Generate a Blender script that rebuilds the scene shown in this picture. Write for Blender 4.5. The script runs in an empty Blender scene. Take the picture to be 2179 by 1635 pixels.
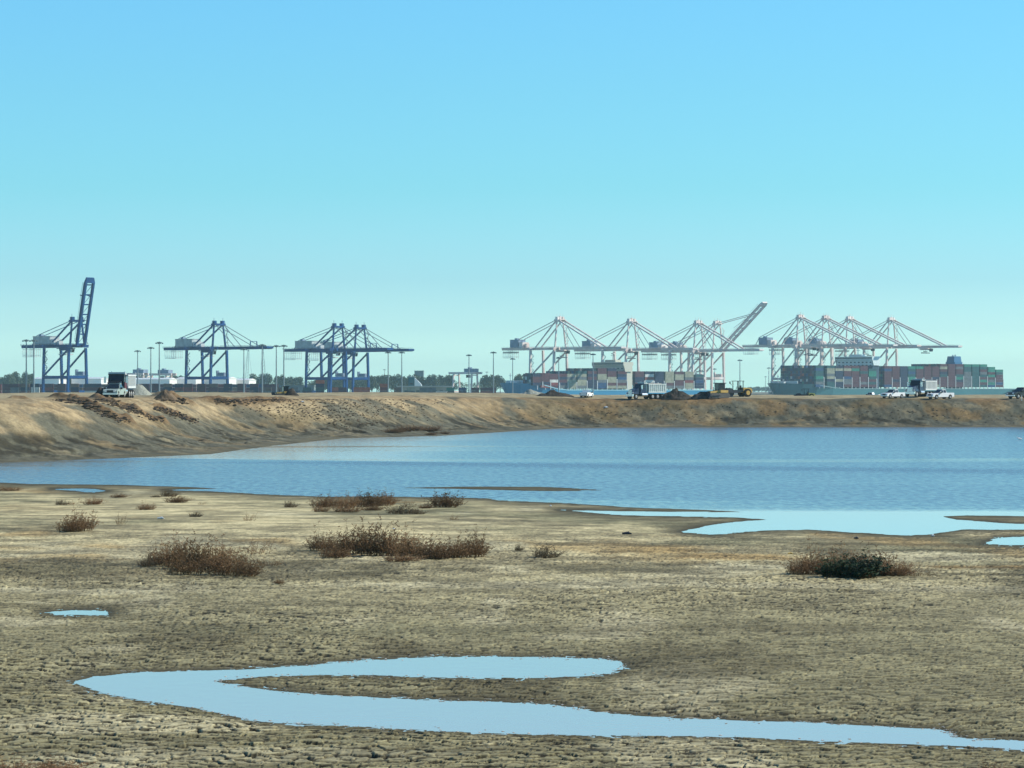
import bpy, math, random
import numpy as np
from mathutils import Vector, Matrix

# ------------------------------------------------------------------ scene, camera, light
S = bpy.context.scene
COL = S.collection
R = math.radians
F, CX, HY, CH = 6760.0, 1089.5, 833.0, 7.4      # focal (photo px), centre column, horizon row, eye height

cam_d = bpy.data.cameras.new('camera'); cam = bpy.data.objects.new('camera', cam_d); COL.objects.link(cam)
cam.location = (0, 0, CH); cam.rotation_euler = (R(90), 0, 0)
cam_d.sensor_width = 36; cam_d.lens = 36*F/2179; cam_d.shift_y = 15.5/2179
cam_d.clip_start = 1; cam_d.clip_end = 40000
S.camera = cam

SUN_EL, SUN_PHI = 35.0, 8.0                     # elevation; direction measured from +X towards +Y
W = bpy.data.worlds.new('World'); S.world = W; W.use_nodes = True
nt = W.node_tree; nt.nodes.clear()
out = nt.nodes.new('ShaderNodeOutputWorld'); bg = nt.nodes.new('ShaderNodeBackground')
sky = nt.nodes.new('ShaderNodeTexSky'); sky.sky_type = 'NISHITA'; sky.sun_disc = False
sky.sun_elevation = R(SUN_EL); sky.sun_rotation = R(90-SUN_PHI)
sky.air_density = 1.0; sky.dust_density = 0.6; sky.ozone_density = 2.0; sky.altitude = 0
tc = nt.nodes.new('ShaderNodeTexCoord'); sep = nt.nodes.new('ShaderNodeSeparateXYZ')
ramp = nt.nodes.new('ShaderNodeValToRGB'); mul = nt.nodes.new('ShaderNodeVectorMath'); mul.operation = 'MULTIPLY'
nt.links.new(tc.outputs['Generated'], sep.inputs[0]); nt.links.new(sep.outputs['Z'], ramp.inputs[0])
SKY_RAMP = [(0.0, (1.5,2.6,2.8)), (0.008, (1.36,2.2,2.5)), (0.02, (.90,1.52,1.95)), (0.0345, (.65,1.18,1.60)), (0.064, (.49,1.09,1.36)), (0.094, (.48,1.07,1.33)), (0.125, (.48,1.08,1.37)), (0.3, (.45,.95,1.22)), (0.6, (.36,.72,1.05))]
cr = ramp.color_ramp
while len(cr.elements) < len(SKY_RAMP): cr.elements.new(0.5)
for e, (p, c) in zip(cr.elements, SKY_RAMP): e.position = p
for e, (p, c) in zip(cr.elements, SKY_RAMP): e.color = (*c, 1)
nt.links.new(sky.outputs[0], mul.inputs[0]); nt.links.new(ramp.outputs[0], mul.inputs[1])
nt.links.new(mul.outputs[0], bg.inputs[0]); bg.inputs[1].default_value = 0.10
nt.links.new(bg.outputs[0], out.inputs[0])

sl = bpy.data.lights.new('sun', 'SUN'); sl.energy = 4.2; sl.angle = R(0.5); sl.color = (1.0, .93, .82)
sun = bpy.data.objects.new('sun', sl); COL.objects.link(sun)
d = Vector((math.cos(R(SUN_EL))*math.cos(R(SUN_PHI)), math.cos(R(SUN_EL))*math.sin(R(SUN_PHI)), math.sin(R(SUN_EL))))
sun.rotation_euler = d.to_track_quat('Z', 'Y').to_euler()
S.view_settings.view_transform = 'Standard'; S.view_settings.look = 'None'
S.view_settings.exposure = 0.4; S.view_settings.gamma = 1
S.render.resolution_x, S.render.resolution_y = 1024, 768
S.cycles.volume_max_steps = 64

# ------------------------------------------------------------------ helpers
def PX(px, Y): return (px-CX)/F*Y
def PZ(py, Y): return CH-(py-HY)/F*Y
def YG(py, z=0.0): return F*(CH-z)/(py-HY)

def mat(name, col, rough=.7, metal=0.0, noise=0.0, scale=3.0, spec=.3, col2=None):
    m = bpy.data.materials.new(name); m.use_nodes = True
    t = m.node_tree; b = t.nodes['Principled BSDF']
    b.inputs['Base Color'].default_value = (*col, 1); b.inputs['Roughness'].default_value = rough
    b.inputs['Metallic'].default_value = metal; b.inputs['Specular IOR Level'].default_value = spec
    if noise > 0 or col2:
        g = t.nodes.new('ShaderNodeNewGeometry'); n = t.nodes.new('ShaderNodeTexNoise')
        n.inputs['Scale'].default_value = scale; n.inputs['Detail'].default_value = 5
        mx = t.nodes.new('ShaderNodeMix'); mx.data_type = 'RGBA'
        c2 = col2 or tuple(max(0, c*(1-noise)) for c in col)
        c1 = tuple(min(1, c*(1+noise*.6)) for c in col)
        mx.inputs[6].default_value = (*c1, 1); mx.inputs[7].default_value = (*c2, 1)
        mr = t.nodes.new('ShaderNodeMapRange'); mr.inputs[1].default_value = .35; mr.inputs[2].default_value = .65
        t.links.new(g.outputs['Position'], n.inputs['Vector']); t.links.new(n.outputs[0], mr.inputs[0])
        t.links.new(mr.outputs[0], mx.inputs[0]); t.links.new(mx.outputs[2], b.inputs['Base Color'])
    return m

class MB:
    def __init__(s): s.v = []; s.f = []; s.mi = []; s.m = 0
    def quad(s, *p):
        n = len(s.v); s.v += [tuple(q) for q in p]; s.f.append(tuple(range(n, n+len(p)))); s.mi.append(s.m)
    def hexa(s, c):                         # 8 corners: bottom 4 ccw, top 4 ccw
        n = len(s.v); s.v += [tuple(q) for q in c]
        for f in ((0,3,2,1),(4,5,6,7),(0,1,5,4),(1,2,6,5),(2,3,7,6),(3,0,4,7)):
            s.f.append(tuple(n+i for i in f)); s.mi.append(s.m)
    def box(s, x0, x1, y0, y1, z0, z1):
        s.hexa([(x0,y0,z0),(x1,y0,z0),(x1,y1,z0),(x0,y1,z0),(x0,y0,z1),(x1,y0,z1),(x1,y1,z1),(x0,y1,z1)])
    def bar(s, p, q, w, h=None, w2=None):   # square bar
        h = h or w; p = Vector(p); q = Vector(q); d = (q-p).normalized()
        u = Vector((0,0,1)) if abs(d.z) < .9 else Vector((1,0,0))
        a = d.cross(u).normalized(); b = a.cross(d).normalized()
        k = (w2/w) if w2 else 1
        c = [p-a*w/2-b*h/2, p+a*w/2-b*h/2, p+a*w/2+b*h/2, p-a*w/2+b*h/2]
        e = [q+(x-p)*k for x in c]
        s.hexa(c+e)
    def tube(s, p, q, r, r2=None, n=8):
        p = Vector(p); q = Vector(q); d = (q-p).normalized(); r2 = r if r2 is None else r2
        u = Vector((0,0,1)) if abs(d.z) < .9 else Vector((1,0,0))
        a = d.cross(u).normalized(); b = a.cross(d).normalized(); i0 = len(s.v)
        for c, rr in ((p, r), (q, r2)):
            for k in range(n):
                t = 2*math.pi*k/n; s.v.append(tuple(c+a*rr*math.cos(t)+b*rr*math.sin(t)))
        for k in range(n):
            j = (k+1) % n; s.f.append((i0+k, i0+j, i0+n+j, i0+n+k)); s.mi.append(s.m)
        s.f.append(tuple(i0+k for k in reversed(range(n)))); s.mi.append(s.m)
        s.f.append(tuple(i0+n+k for k in range(n))); s.mi.append(s.m)
    def prism(s, prof, y0, y1):             # profile in (x,z), extruded along y
        n = len(prof); i0 = len(s.v)
        s.v += [(x, y0, z) for x, z in prof]+[(x, y1, z) for x, z in prof]
        for k in range(n):
            j = (k+1) % n; s.f.append((i0+k, i0+j, i0+n+j, i0+n+k)); s.mi.append(s.m)
        s.f.append(tuple(i0+k for k in reversed(range(n)))); s.mi.append(s.m)
        s.f.append(tuple(i0+n+k for k in range(n))); s.mi.append(s.m)
    def mesh(s, name, mats, smooth=False):
        me = bpy.data.meshes.new(name); me.from_pydata(s.v, [], s.f)
        if not isinstance(mats, (list, tuple)): mats = [mats]
        for m in mats: me.materials.append(m)
        if any(s.mi): me.polygons.foreach_set('material_index', s.mi)
        if smooth: me.polygons.foreach_set('use_smooth', [True]*len(s.f))
        me.update(); return me
    def build(s, name, mats, parent=None, smooth=False):
        o = bpy.data.objects.new(name, s.mesh(name, mats, smooth)); COL.objects.link(o)
        if parent: o.parent = parent
        return o

def tag(o, label=None, cat=None, group=None, kind=None):
    if label: o['label'] = label
    if cat: o['category'] = cat
    if group: o['group'] = group
    if kind: o['kind'] = kind
    return o
def thing(name, label, cat, loc=(0,0,0), rz=0, group=None, scale=None):
    o = bpy.data.objects.new(name, None); COL.objects.link(o); o.location = loc; o.rotation_euler = (0,0,rz)
    o.empty_display_size = .5
    if scale: o.scale = scale
    return tag(o, label, cat, group)
def copy_tree(o, parent=None):
    c = o.copy(); COL.objects.link(c)
    if parent: c.parent = parent
    for ch in list(KIDS.get(o.name, [])): copy_tree(ch, c)
    return c
KIDS = {}
def index_kids(o):
    KIDS[o.name] = list(o.children)
    for c in o.children: index_kids(c)
def clone(o, loc, rz, label, group=None, scale=None):
    if o.name not in KIDS: index_kids(o)
    c = copy_tree(o); c.location = loc; c.rotation_euler = (0,0,rz); c['label'] = label
    if group: c['group'] = group
    if scale: c.scale = scale
    return c

# ------------------------------------------------------------------ numpy noise
def _h(ix, iy, s):
    n = (ix.astype(np.int64)*374761393 + iy.astype(np.int64)*668265263 + s*2147483647) & 0xffffffff
    n = ((n ^ (n >> 13))*1274126177) & 0xffffffff
    return ((n ^ (n >> 16)) & 0xffffff)/float(0xffffff)
def vn(x, y, s=0):
    ix = np.floor(x); iy = np.floor(y); fx = x-ix; fy = y-iy
    fx = fx*fx*(3-2*fx); fy = fy*fy*(3-2*fy)
    a = _h(ix,iy,s); b = _h(ix+1,iy,s); c = _h(ix,iy+1,s); dd = _h(ix+1,iy+1,s)
    return (a*(1-fx)+b*fx)*(1-fy)+(c*(1-fx)+dd*fx)*fy
def fbm(x, y, o=4, s=0, g=.5):
    t = 0; a = 1; n = 0
    for k in range(o):
        t = t+a*vn(x*2**k+17.3*k, y*2**k-9.1*k, s+k); n += a; a *= g
    return t/n
def sstep(a, b, x):
    t = np.clip((x-a)/(b-a), 0, 1); return t*t*(3-2*t)
def voro(x, y, s=0):
    ix = np.floor(x); iy = np.floor(y); f1 = np.full(x.shape, 9.); f2 = np.full(x.shape, 9.); cid = np.zeros(x.shape); DX = np.zeros(x.shape); DY = np.zeros(x.shape)
    for a in (-1,0,1):
        for b in (-1,0,1):
            cx = ix+a; cy = iy+b
            qx = cx+_h(cx,cy,s)-x; qy = cy+_h(cx,cy,s+7)-y; dd = np.hypot(qx, qy)
            c = _h(cx,cy,s+13); near = dd < f1
            f2 = np.where(near, f1, np.minimum(f2, dd)); cid = np.where(near, c, cid); f1 = np.where(near, dd, f1); DX = np.where(near, -qx, DX); DY = np.where(near, -qy, DY)
    return f1, f2, cid, DX, DY
def seg_dist(X, Y, pts, closed):
    best = np.full(X.shape, 1e9); side = np.zeros(X.shape); n = len(pts)
    for i in range(n if closed else n-1):
        ax, ay = pts[i]; bx, by = pts[(i+1) % n]
        vx, vy = bx-ax, by-ay; l2 = vx*vx+vy*vy+1e-9
        t = np.clip(((X-ax)*vx+(Y-ay)*vy)/l2, 0, 1)
        dd = np.hypot(X-ax-t*vx, Y-ay-t*vy)
        m = dd < best; best = np.where(m, dd, best)
        side = np.where(m, np.sign(vx*(Y-ay)-vy*(X-ax)), side)
    return best, side
def inside(X, Y, pts):
    r = np.zeros(X.shape, bool); n = len(pts)
    for i in range(n):
        ax, ay = pts[i]; bx, by = pts[(i+1) % n]
        if ay == by: continue
        c = ((ay > Y) != (by > Y)) & (X < (bx-ax)*(Y-ay)/(by-ay)+ax)
        r ^= c
    return r

# ------------------------------------------------------------------ the ground: one sheet
# outlines of the standing water, read off the photograph and laid on the water level
LAKE = [(-900,1026),(0,1027),(60,1030),(250,1032),(400,1036),(482,1040.5),(410,1041.5),(352,1043),(450,1046),(560,1052),(700,1057),(900,1057),
 (1040,1061),(1060,1065),(1200,1070.5),(1272,1075),(1371,1081),(1478,1084),(1584,1090),(1500,1090.5),(1400,1089),(1300,1088),(1195,1086),
 (1270,1092),(1335,1097),(1450,1099),(1560,1101),(1634,1106),(1590,1109),(1514,1117),(1480,1126),(1452,1132),(1514,1138),(1604,1130),(1717,1126),
 (1820,1133),(1928,1140),(1986,1136),(2053,1127),(2179,1127),(3200,1127),(3200,1118),(2179,1116),(2098,1111),(2031,1106),(2004,1099),(2060,1097),(2179,1099),(3200,1099),(3200,880),(-900,880)]
ISLE = [(827,1038.3),(1010,1035.5),(1147,1036),(1313,1043.5),(1182,1046.5),(975,1041)]
PUDS = [[(2094,1157),(2125,1146),(2179,1143),(2400,1142),(2400,1161),(2179,1161),(2143,1160)],
 [(112,1041),(170,1040),(200,1041),(226,1045),(201,1048),(150,1044)],
 [(104,1303),(150,1299),(200,1300),(232,1303),(226,1309),(170,1309),(120,1308)],
 [(155,1452),(200,1440),(300,1431),(450,1427),(540,1424),(650,1416),(780,1405),(900,1400),(1030,1398),(1150,1399),(1280,1403),(1322,1410),(1325,1420),(1300,1432),(1240,1440),(1100,1443),(950,1441),(800,1437),(680,1436),(560,1440),(490,1446),(460,1450),(500,1459),(580,1470),(700,1480),(900,1490),(1050,1494),(1180,1500),(1300,1520),(1450,1530),(1700,1537),(1850,1545),(2000,1553),(2022,1558),(2030,1568),(2100,1575),(2400,1580),(2400,1606),(2200,1597),(2100,1590),(1900,1583),(1750,1577),(1600,1570),(1400,1566),(1150,1563),(950,1555),(800,1548),(650,1540),(560,1537),(500,1525),(420,1508),(300,1490),(220,1475)]]
NSH = [(-260,150),(-150,215),(-78,275),(-53,329),(-46,345),(-41,358),(-35.6,374),(-32.5,432),(-26.5,500),(-12,528),(0.5,588),(10.3,636),(25,650),(45,653),(106,658),(200,664),(700,690)]

def south_sd(px, py):       # signed distance in a stretched frame, > 0 on land
    k = 4.0; best = np.full(px.shape, 1e9); wet = np.zeros(px.shape, bool)
    for pts in [LAKE]+PUDS:
        p2 = [(a, b*k) for a, b in pts]
        dd, _ = seg_dist(px, py*k, p2, True); best = np.minimum(best, dd); wet |= inside(px, py*k, p2)
    p2 = [(a, b*k) for a, b in ISLE]
    dd, _ = seg_dist(px, py*k, p2, True); best = np.minimum(best, dd); wet &= ~inside(px, py*k, p2)
    return np.where(wet, -best, best)

def gridlines():
    cols = list(np.linspace(-140, 2320, 1120))
    st = 6.0; x = 2320.0; R_ = []
    while x < 9000: x += st; st *= 1.25; R_.append(x)
    L = [CX-(x-CX) for x in R_]; L = [a-40 for a in L][::-1]
    cols = [c for c in L if c < -141]+cols+R_
    rows = list(np.arange(1760, 1010, -0.95)); Ys = [YG(r) for r in rows]
    Y = Ys[-1]
    pre = [20, 30, 38, 44, 48, 51]; Ys = [y for y in pre if y < Ys[0]]+Ys
    while Y < 372: Y += .62; Ys.append(Y)
    while Y < 720: Y += .5; Ys.append(Y)
    st = .6
    while Y < 14000: st *= 1.06; Y += st; Ys.append(Y)
    return np.array(cols), np.array(Ys)
cols, Ys = gridlines()
PXg, Yg = np.meshgrid(cols, Ys)
Xg = (PXg-CX)/F*Yg
PYg = HY+F*CH/Yg
# coarse lattice for the outline distances
lx = np.arange(-300, 2500, 5.0); ly = np.arange(890, 1790, 1.25)
LX, LY = np.meshgrid(lx, ly); SD = south_sd(LX, LY)
def bil(px, py):
    u = np.clip((px-lx[0])/5.0, 0, len(lx)-1.001); v = np.clip((py-ly[0])/1.25, 0, len(ly)-1.001)
    i = u.astype(int); j = v.astype(int); a = u-i; b = v-j
    return (SD[j,i]*(1-a)+SD[j,i+1]*a)*(1-b)+(SD[j+1,i]*(1-a)+SD[j+1,i+1]*a)*b
sd = bil(PXg, PYg)

A0 = np.array((45.2, 2950.0)); YAW = R(44.5)
dv = np.array((math.cos(YAW), -math.sin(YAW))); lv = np.array((math.sin(YAW), math.cos(YAW)))

H = np.zeros(Xg.shape); COLR = np.zeros(Xg.shape+(3,)); 
nearm = Yg < 330
n_big = fbm(Xg/22, Yg/30, 4, 3); n_mid = fbm(Xg/4, Yg/5, 4, 11); n_fin = fbm(Xg/.8, Yg/.9, 4, 23)
# mud flat
hs = np.where(sd > 0, .13*np.tanh(sd/130), -.25*np.tanh(-sd/70))
hs = hs + (n_mid-.5)*.05*np.clip(np.abs(sd)/60, .25, 1)*sstep(-60, 0, sd) + (n_fin-.5)*.016*(Yg < 240)
# berm
nd, ns = seg_dist(Xg, Yg, NSH, False)
bd = np.where(ns > 0, nd, -nd); bd_raw = bd.copy()
bd = bd + (fbm(Xg/9, Yg/9, 3, 41)-.5)*1.6*sstep(-3, 6, np.abs(bd))+(fbm(Xg/60, Yg/60, 2, 45)-.5)*4*sstep(2, 12, bd)
lft = 1-sstep(-36, 5, Xg-(Yg-400)*.06)
prof = np.interp(bd, [-40,-6,0,3,7,12,19,23,27,45,60,85,110], [-1.5,-.25,0,.22,.55,1.6,4.5,5.5,5.85,6.3,6.6,6.5,5.0])+lft*.55*sstep(10, 25, bd)*(1-sstep(60, 90, bd))
rough = sstep(1, 6, bd)*(1-sstep(21, 28, bd))
lump = fbm(Xg/1.7, Yg/1.7, 4, 51); rill = fbm(Xg/2.2+Yg/9, Yg/14, 3, 57)
scarp = fbm(Xg/7, Yg/7, 3, 61); dash = fbm(Xg/3.2, Yg/2.2, 4, 63)
hb = prof+rough*((lump-.5)*.42+(rill-.5)*.22+(scarp-.5)*.35+(fbm(Xg/.6, Yg/.7, 2, 59)-.5)*.22)+sstep(30, 40, bd)*(1-sstep(70, 110, bd))*(fbm(Xg/12, Yg/12, 3, 71)-.5)*.35+sstep(17, 24, bd)*(1-sstep(32, 45, bd))*(fbm(Xg/11, Yg/11, 4, 73)-.5)*.75
hb = hb-.35*sstep(.56, .64, scarp)*sstep(2, 5, bd)*(1-sstep(8, 14, bd))
H = np.where(bd > -5, np.maximum(hb, np.where((sd > 0) & (Yg < 300), hs, -9)), np.where(Yg < 520, hs, np.minimum(hs, -.25)))
H = np.where((bd > -5) & (bd < 0) & (Yg < 300), np.maximum(hs, hb), H)
# land beyond the bank; the harbour basin on the right
qd = (Xg-A0[0])*dv[0]+(Yg-A0[1])*dv[1]            # > 3 : water side of the quay
ql = (Xg-A0[0])*lv[0]+(Yg-A0[1])*lv[1]
basin = ((PXg > 1066) & (qd > 3) & (Yg > 820)) | ((PXg > 1066) & (Yg > 800) & (Yg < 2900) & (qd > -3000))
basin &= (Yg < 6000)
H = np.where(basin, -4.0, H)
far = (Yg > 900) & ~basin
H = np.where(far, 5.0+(fbm(Xg/90, Yg/90, 2, 81)-.5)*.3*(Yg < 2000), H)

# ridges of pushed-up soil on the left slope
def rowcast(px, py, hmin=-.5):
    """first ground point met by the sight line through a photo pixel: a world position"""
    j = int(np.argmin(np.abs(cols-px)))
    pp = HY+(CH-H[:, j])*F/Ys
    for i in range(len(Ys)):
        if Ys[i] > 55 and pp[i] <= py: return float((px-CX)/F*Ys[i]), float(Ys[i]), float(max(H[i, j], hmin))
    return float((px-CX)/F*Ys[-1]), float(Ys[-1]), float(H[-1, j])
RIDGE = [([(122,849),(160,855),(185,864),(205,873),(235,888),(270,897)], 1.3, .75), ([(205,849),(240,858),(275,868),(300,882),(345,897)], 1.2, .6),
         ([(335,870),(370,882),(412,896)], 1.0, .5), ([(345,845),(365,850),(395,856)], 1.6, .8), ([(455,852),(500,856),(560,851),(600,852)], 2.2, .45), ([(30,849),(48,850)], .8, .35)]
add = np.zeros(H.shape); rid = np.zeros(H.shape)
box = (Yg > 330) & (Yg < 620) & (Xg < 20)
bi = np.where(box)
for pts, w, h in RIDGE:
    wp = [rowcast(a, b)[:2] for a, b in pts]
    dd, _ = seg_dist(Xg[bi], Yg[bi], wp, False)
    g = np.exp(-(dd/w)**2)*(.35+1.3*lump[bi])
    add[bi] = np.maximum(add[bi], g*h); rid[bi] = np.maximum(rid[bi], np.clip(g*1.6, 0, 1))
H = H+add

# cracked mud plates near the camera
m = (Yg < 215) & (Yg > 48) & (PXg > -145) & (PXg < 2325); mi_ = np.where(m)
x = Xg[mi_]; y = Yg[mi_]
wx = x+(vn(x/.5, y/.5, 5)-.5)*.3+(vn(x/.12, y/.15, 15)-.5)*.07; wy = y+(vn(x/1.3+4, y/2.6, 8)-.5)*1.1+(vn(x/.5+40, y/.5, 6)-.5)*.45+(vn(x/.12+9, y/.15, 16)-.5)*.09; dens = sstep(.3,.7, vn(x/2.3,y/3.1,33))
f1, f2, cid, ex, ey = voro(wx/.36+wy*.22, wy/.62, 9)
g1, g2, cid2, hx_, hy_ = voro(wx/.23+7+wy*.1, wy/.42, 19)
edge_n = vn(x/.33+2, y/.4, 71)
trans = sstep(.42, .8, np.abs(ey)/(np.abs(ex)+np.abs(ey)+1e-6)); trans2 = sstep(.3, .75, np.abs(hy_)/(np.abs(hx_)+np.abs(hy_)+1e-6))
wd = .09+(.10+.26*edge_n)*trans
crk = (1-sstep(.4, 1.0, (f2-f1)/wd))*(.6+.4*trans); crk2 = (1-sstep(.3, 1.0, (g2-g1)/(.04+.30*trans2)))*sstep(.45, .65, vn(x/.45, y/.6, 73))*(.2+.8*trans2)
fade = (1-sstep(115, 200, y)); patch = sstep(.34, .56, fbm(x/9, y/16, 3, 91))
amt = fade*np.clip(.72+.28*patch, 0, 1)*sstep(-.01, .03, H[mi_])
rel = (cid-.5)*.016 - crk*.038 - crk2*.014 + sstep(.25, .6, f1)*.012*(cid > .4) + (cid2-.5)*.010 - np.clip(ey, -.5, .5)*.05*(.4+.6*cid) - np.clip(hy_, -.5, .5)*.012 + (vn(x/.22, y/.25, 75)-.5)*.012
H[mi_] += rel*amt
CRK_SHADE = np.zeros(H.shape); CRK_SHADE[mi_] = np.clip(crk*1.0+crk2*.75, 0, 1)*amt
CID = np.full(H.shape, .5); CID[mi_] = .5+(cid-.5)*amt

# albedo, by soil type, with crack shade painted in
def mixc(a, b, t): return a*(1-t[..., None])+b*t[..., None]
c = lambda *v: np.array(v)
mud = c(.205,.192,.128); sand = c(.455,.40,.275); ochre = c(.33,.235,.118); dark = c(.105,.093,.060); grey = c(.42,.385,.29)
t1 = sstep(.34, .56, n_big*.6+fbm(Xg/5, Yg/11, 4, 101)*.4)
base = mixc(np.broadcast_to(mud, H.shape+(3,)), np.broadcast_to(sand, H.shape+(3,)), np.clip(t1*sstep(85, 165, Yg)*1.0+.18*t1, 0, 1))
base = mixc(base, ochre, sstep(.56, .72, fbm(Xg/6+5, Yg/14, 4, 111))*sstep(115, 150, Yg)*.7)
base = mixc(base, grey, sstep(.58, .72, fbm(Xg/4, Yg/10, 4, 121))*.75)
base = mixc(base, dark*1.25, sstep(.57, .74, fbm(Xg/5+30, Yg/12, 4, 131))*.75)
strk = fbm(Xg/2.4+3, Yg/1.9, 5, 191, .6);
PATCH = [(1580,1191,170,9,ochre,.9),(2080,1214,170,6,ochre*.9,.9),(1350,1176,150,8,ochre,.7),(1610,1213,110,6,grey*1.15,.9),(1980,1190,210,11,grey*1.1,.8),(1300,1252,700,7,grey*.95,.75),(2050,1262,260,8,grey,.7),
 (1230,1215,300,13,dark*1.4,.75),(2020,1229,330,4,dark*1.5,.8),(140,1226,330,14,dark*1.5,.75),(600,1232,330,10,dark*1.7,.6),(220,1264,330,7,grey*1.1,.8),(110,1296,260,8,dark*1.5,.7),(300,1085,520,30,sand*1.12,.75),(800,1130,560,26,sand*1.08,.8),(1250,1150,300,10,sand,.6),
 (240,1555,330,28,grey,.75),(560,1620,420,18,grey*.9,.6),(1230,1362,150,7,grey*.9,.6),(700,1350,500,16,mud*1.1,.6),(1500,1345,500,10,dark*1.6,.5)]
for (qx, qy, rx, ry, qc, qs) in PATCH:
    j0, j1 = np.searchsorted(Ys, [YG(qy+ry*2.3), YG(qy-ry*2.3)]); sl_ = slice(j0, j1)
    g_ = ((PXg[sl_]-qx)/rx)**2+((PYg[sl_]-qy)/ry)**2+(fbm(Xg[sl_]/3.1+qx, Yg[sl_]/4.7, 5, int(qx)%97, .6)-.5)*2.6
    base[sl_] = mixc(base[sl_], qc, (1-sstep(.25, 1.25, g_))*qs)
nearf = (1-sstep(85, 150, Yg))[..., None]
base = base*(1+(.76-.42*nearf)*(sstep(.3, .7, strk)[..., None]-.5))*(1+(.56-.30*nearf)*(n_fin[..., None]-.5))*(.88+.24*CID[..., None])
wet = 1-sstep(.0, .055+.05*(n_mid-.3), H)
damp = 1-sstep(8, 60, sd+(n_mid-.5)*70)
base = mixc(base, base*.52, np.clip(damp, 0, 1)*(sd > -40)*(.8*(Yg < 135)+.62*(Yg >= 135)))
base = mixc(base, dark, wet*.85)
base = mixc(base, dark*.62, (1-sstep(5, 20, sd+(n_fin-.5)*22))*(sd > -30)*.9)
base = base*(1+.07*nearf); base = mixc(base, dark*.22, CRK_SHADE*.97)  # shade of the crack depth painted into the mud colour
# bank
btan = c(.40,.315,.205); bol = c(.150,.118,.066); bgr = c(.105,.112,.095); bor = c(.27,.17,.085); tl = c(.36,.30,.20)
left = 1-sstep(-36, 5, Xg-(Yg-400)*.06)
bb = mixc(np.broadcast_to(bol, H.shape+(3,)), np.broadcast_to(btan, H.shape+(3,)), np.clip(left*.95*(.30+.70*sstep(2.6, 4.0, H+(scarp-.5)*4)), 0, 1))
bb = mixc(bb, bor, sstep(.45, .6, fbm(Xg/8, Yg/8, 4, 141))*(.35+.45*sstep(4.8, 5.8, H))*(1-.6*left))
bb = mixc(bb, bgr, sstep(.38, .56, fbm(Xg/6, Yg/10, 4, 151)+.17-.056*H*(1+.05*left))*.82)
bb = mixc(bb, tl*.8, sstep(.57, .70, fbm(Xg/5+9, Yg/4, 4, 161))*(1-sstep(4, 6, H))*.5)
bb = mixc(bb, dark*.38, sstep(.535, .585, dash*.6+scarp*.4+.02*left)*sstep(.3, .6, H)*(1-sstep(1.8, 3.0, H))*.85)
bb = mixc(bb, c(.16,.10,.055), np.clip(rid, 0, 1)*.85)
bb = mixc(bb, c(.36,.31,.21), sstep(27, 33, bd))
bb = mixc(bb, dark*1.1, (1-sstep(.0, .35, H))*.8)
st_ = fbm(Xg/1.1+Yg/3.5, Yg/6.5, 4, 181); bb = bb*(.68+.62*sstep(.25, .75, lump*.5+st_*.5)[..., None])
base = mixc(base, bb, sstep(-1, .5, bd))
fl = mixc(np.broadcast_to(c(.24,.24,.19), H.shape+(3,)), np.broadcast_to(c(.30,.30,.27), H.shape+(3,)), fbm(Xg/60, Yg/200, 3, 171))
base = mixc(base, fl, sstep(85, 140, bd)*(Yg > 500))
bkm = sstep(-1, .5, bd)[..., None]; base = np.clip(base*(c(.97,.935,.72)*(1-bkm)+c(.86,.84,.70)*bkm), 0.005, .8)

nr, nc = H.shape
V = np.stack([Xg, Yg, H], -1).reshape(-1, 3).astype(np.float32)
ii = (np.arange(nr-1)[:, None]*nc+np.arange(nc-1)[None, :]).ravel()
FQ = np.stack([ii, ii+1, ii+nc+1, ii+nc], -1).astype(np.int32)
me = bpy.data.meshes.new('ground'); me.vertices.add(len(V)); me.vertices.foreach_set('co', V.ravel())
me.loops.add(FQ.size); me.loops.foreach_set('vertex_index', FQ.ravel())
me.polygons.add(len(FQ)); me.polygons.foreach_set('loop_start', np.arange(0, FQ.size, 4, dtype=np.int32))
me.update(calc_edges=True)
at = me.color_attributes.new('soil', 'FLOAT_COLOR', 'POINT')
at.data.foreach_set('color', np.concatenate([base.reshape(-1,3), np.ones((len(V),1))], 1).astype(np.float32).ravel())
me.polygons.foreach_set('use_smooth', np.ones(len(FQ), bool))
gm = bpy.data.materials.new('soil'); gm.use_nodes = True; t = gm.node_tree; b = t.nodes['Principled BSDF']
va = t.nodes.new('ShaderNodeAttribute'); va.attribute_name = 'soil'
geo = t.nodes.new('ShaderNodeNewGeometry'); nz = t.nodes.new('ShaderNodeTexNoise'); nz.inputs['Scale'].default_value = 3.2; nz.inputs['Detail'].default_value = 9; nz.inputs['Roughness'].default_value = .62
mr = t.nodes.new('ShaderNodeMapRange'); mr.inputs[1].default_value = .3; mr.inputs[2].default_value = .7; mr.inputs[3].default_value = .62; mr.inputs[4].default_value = 1.36
vm = t.nodes.new('ShaderNodeVectorMath'); vm.operation = 'SCALE'
t.links.new(geo.outputs['Position'], nz.inputs['Vector']); t.links.new(nz.outputs[0], mr.inputs[0])
t.links.new(va.outputs['Color'], vm.inputs[0]); t.links.new(mr.outputs[0], vm.inputs['Scale']); t.links.new(vm.outputs[0], b.inputs['Base Color'])
bp = t.nodes.new('ShaderNodeBump'); bp.inputs['Strength'].default_value = .5; bp.inputs['Distance'].default_value = .05
t.links.new(nz.outputs[0], bp.inputs['Height']); t.links.new(bp.outputs[0], b.inputs['Normal'])
b.inputs['Roughness'].default_value = .95; b.inputs['Specular IOR Level'].default_value = .15
me.materials.append(gm)
go = bpy.data.objects.new('ground', me); COL.objects.link(go); tag(go, kind='structure')

def gz(x, y):
    px = CX+x/y*F; i = min(max(int(np.searchsorted(Ys, y)), 1), nr-1); j = min(max(int(np.searchsorted(cols, px)), 1), nc-1)
    return float(H[i, j])

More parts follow.
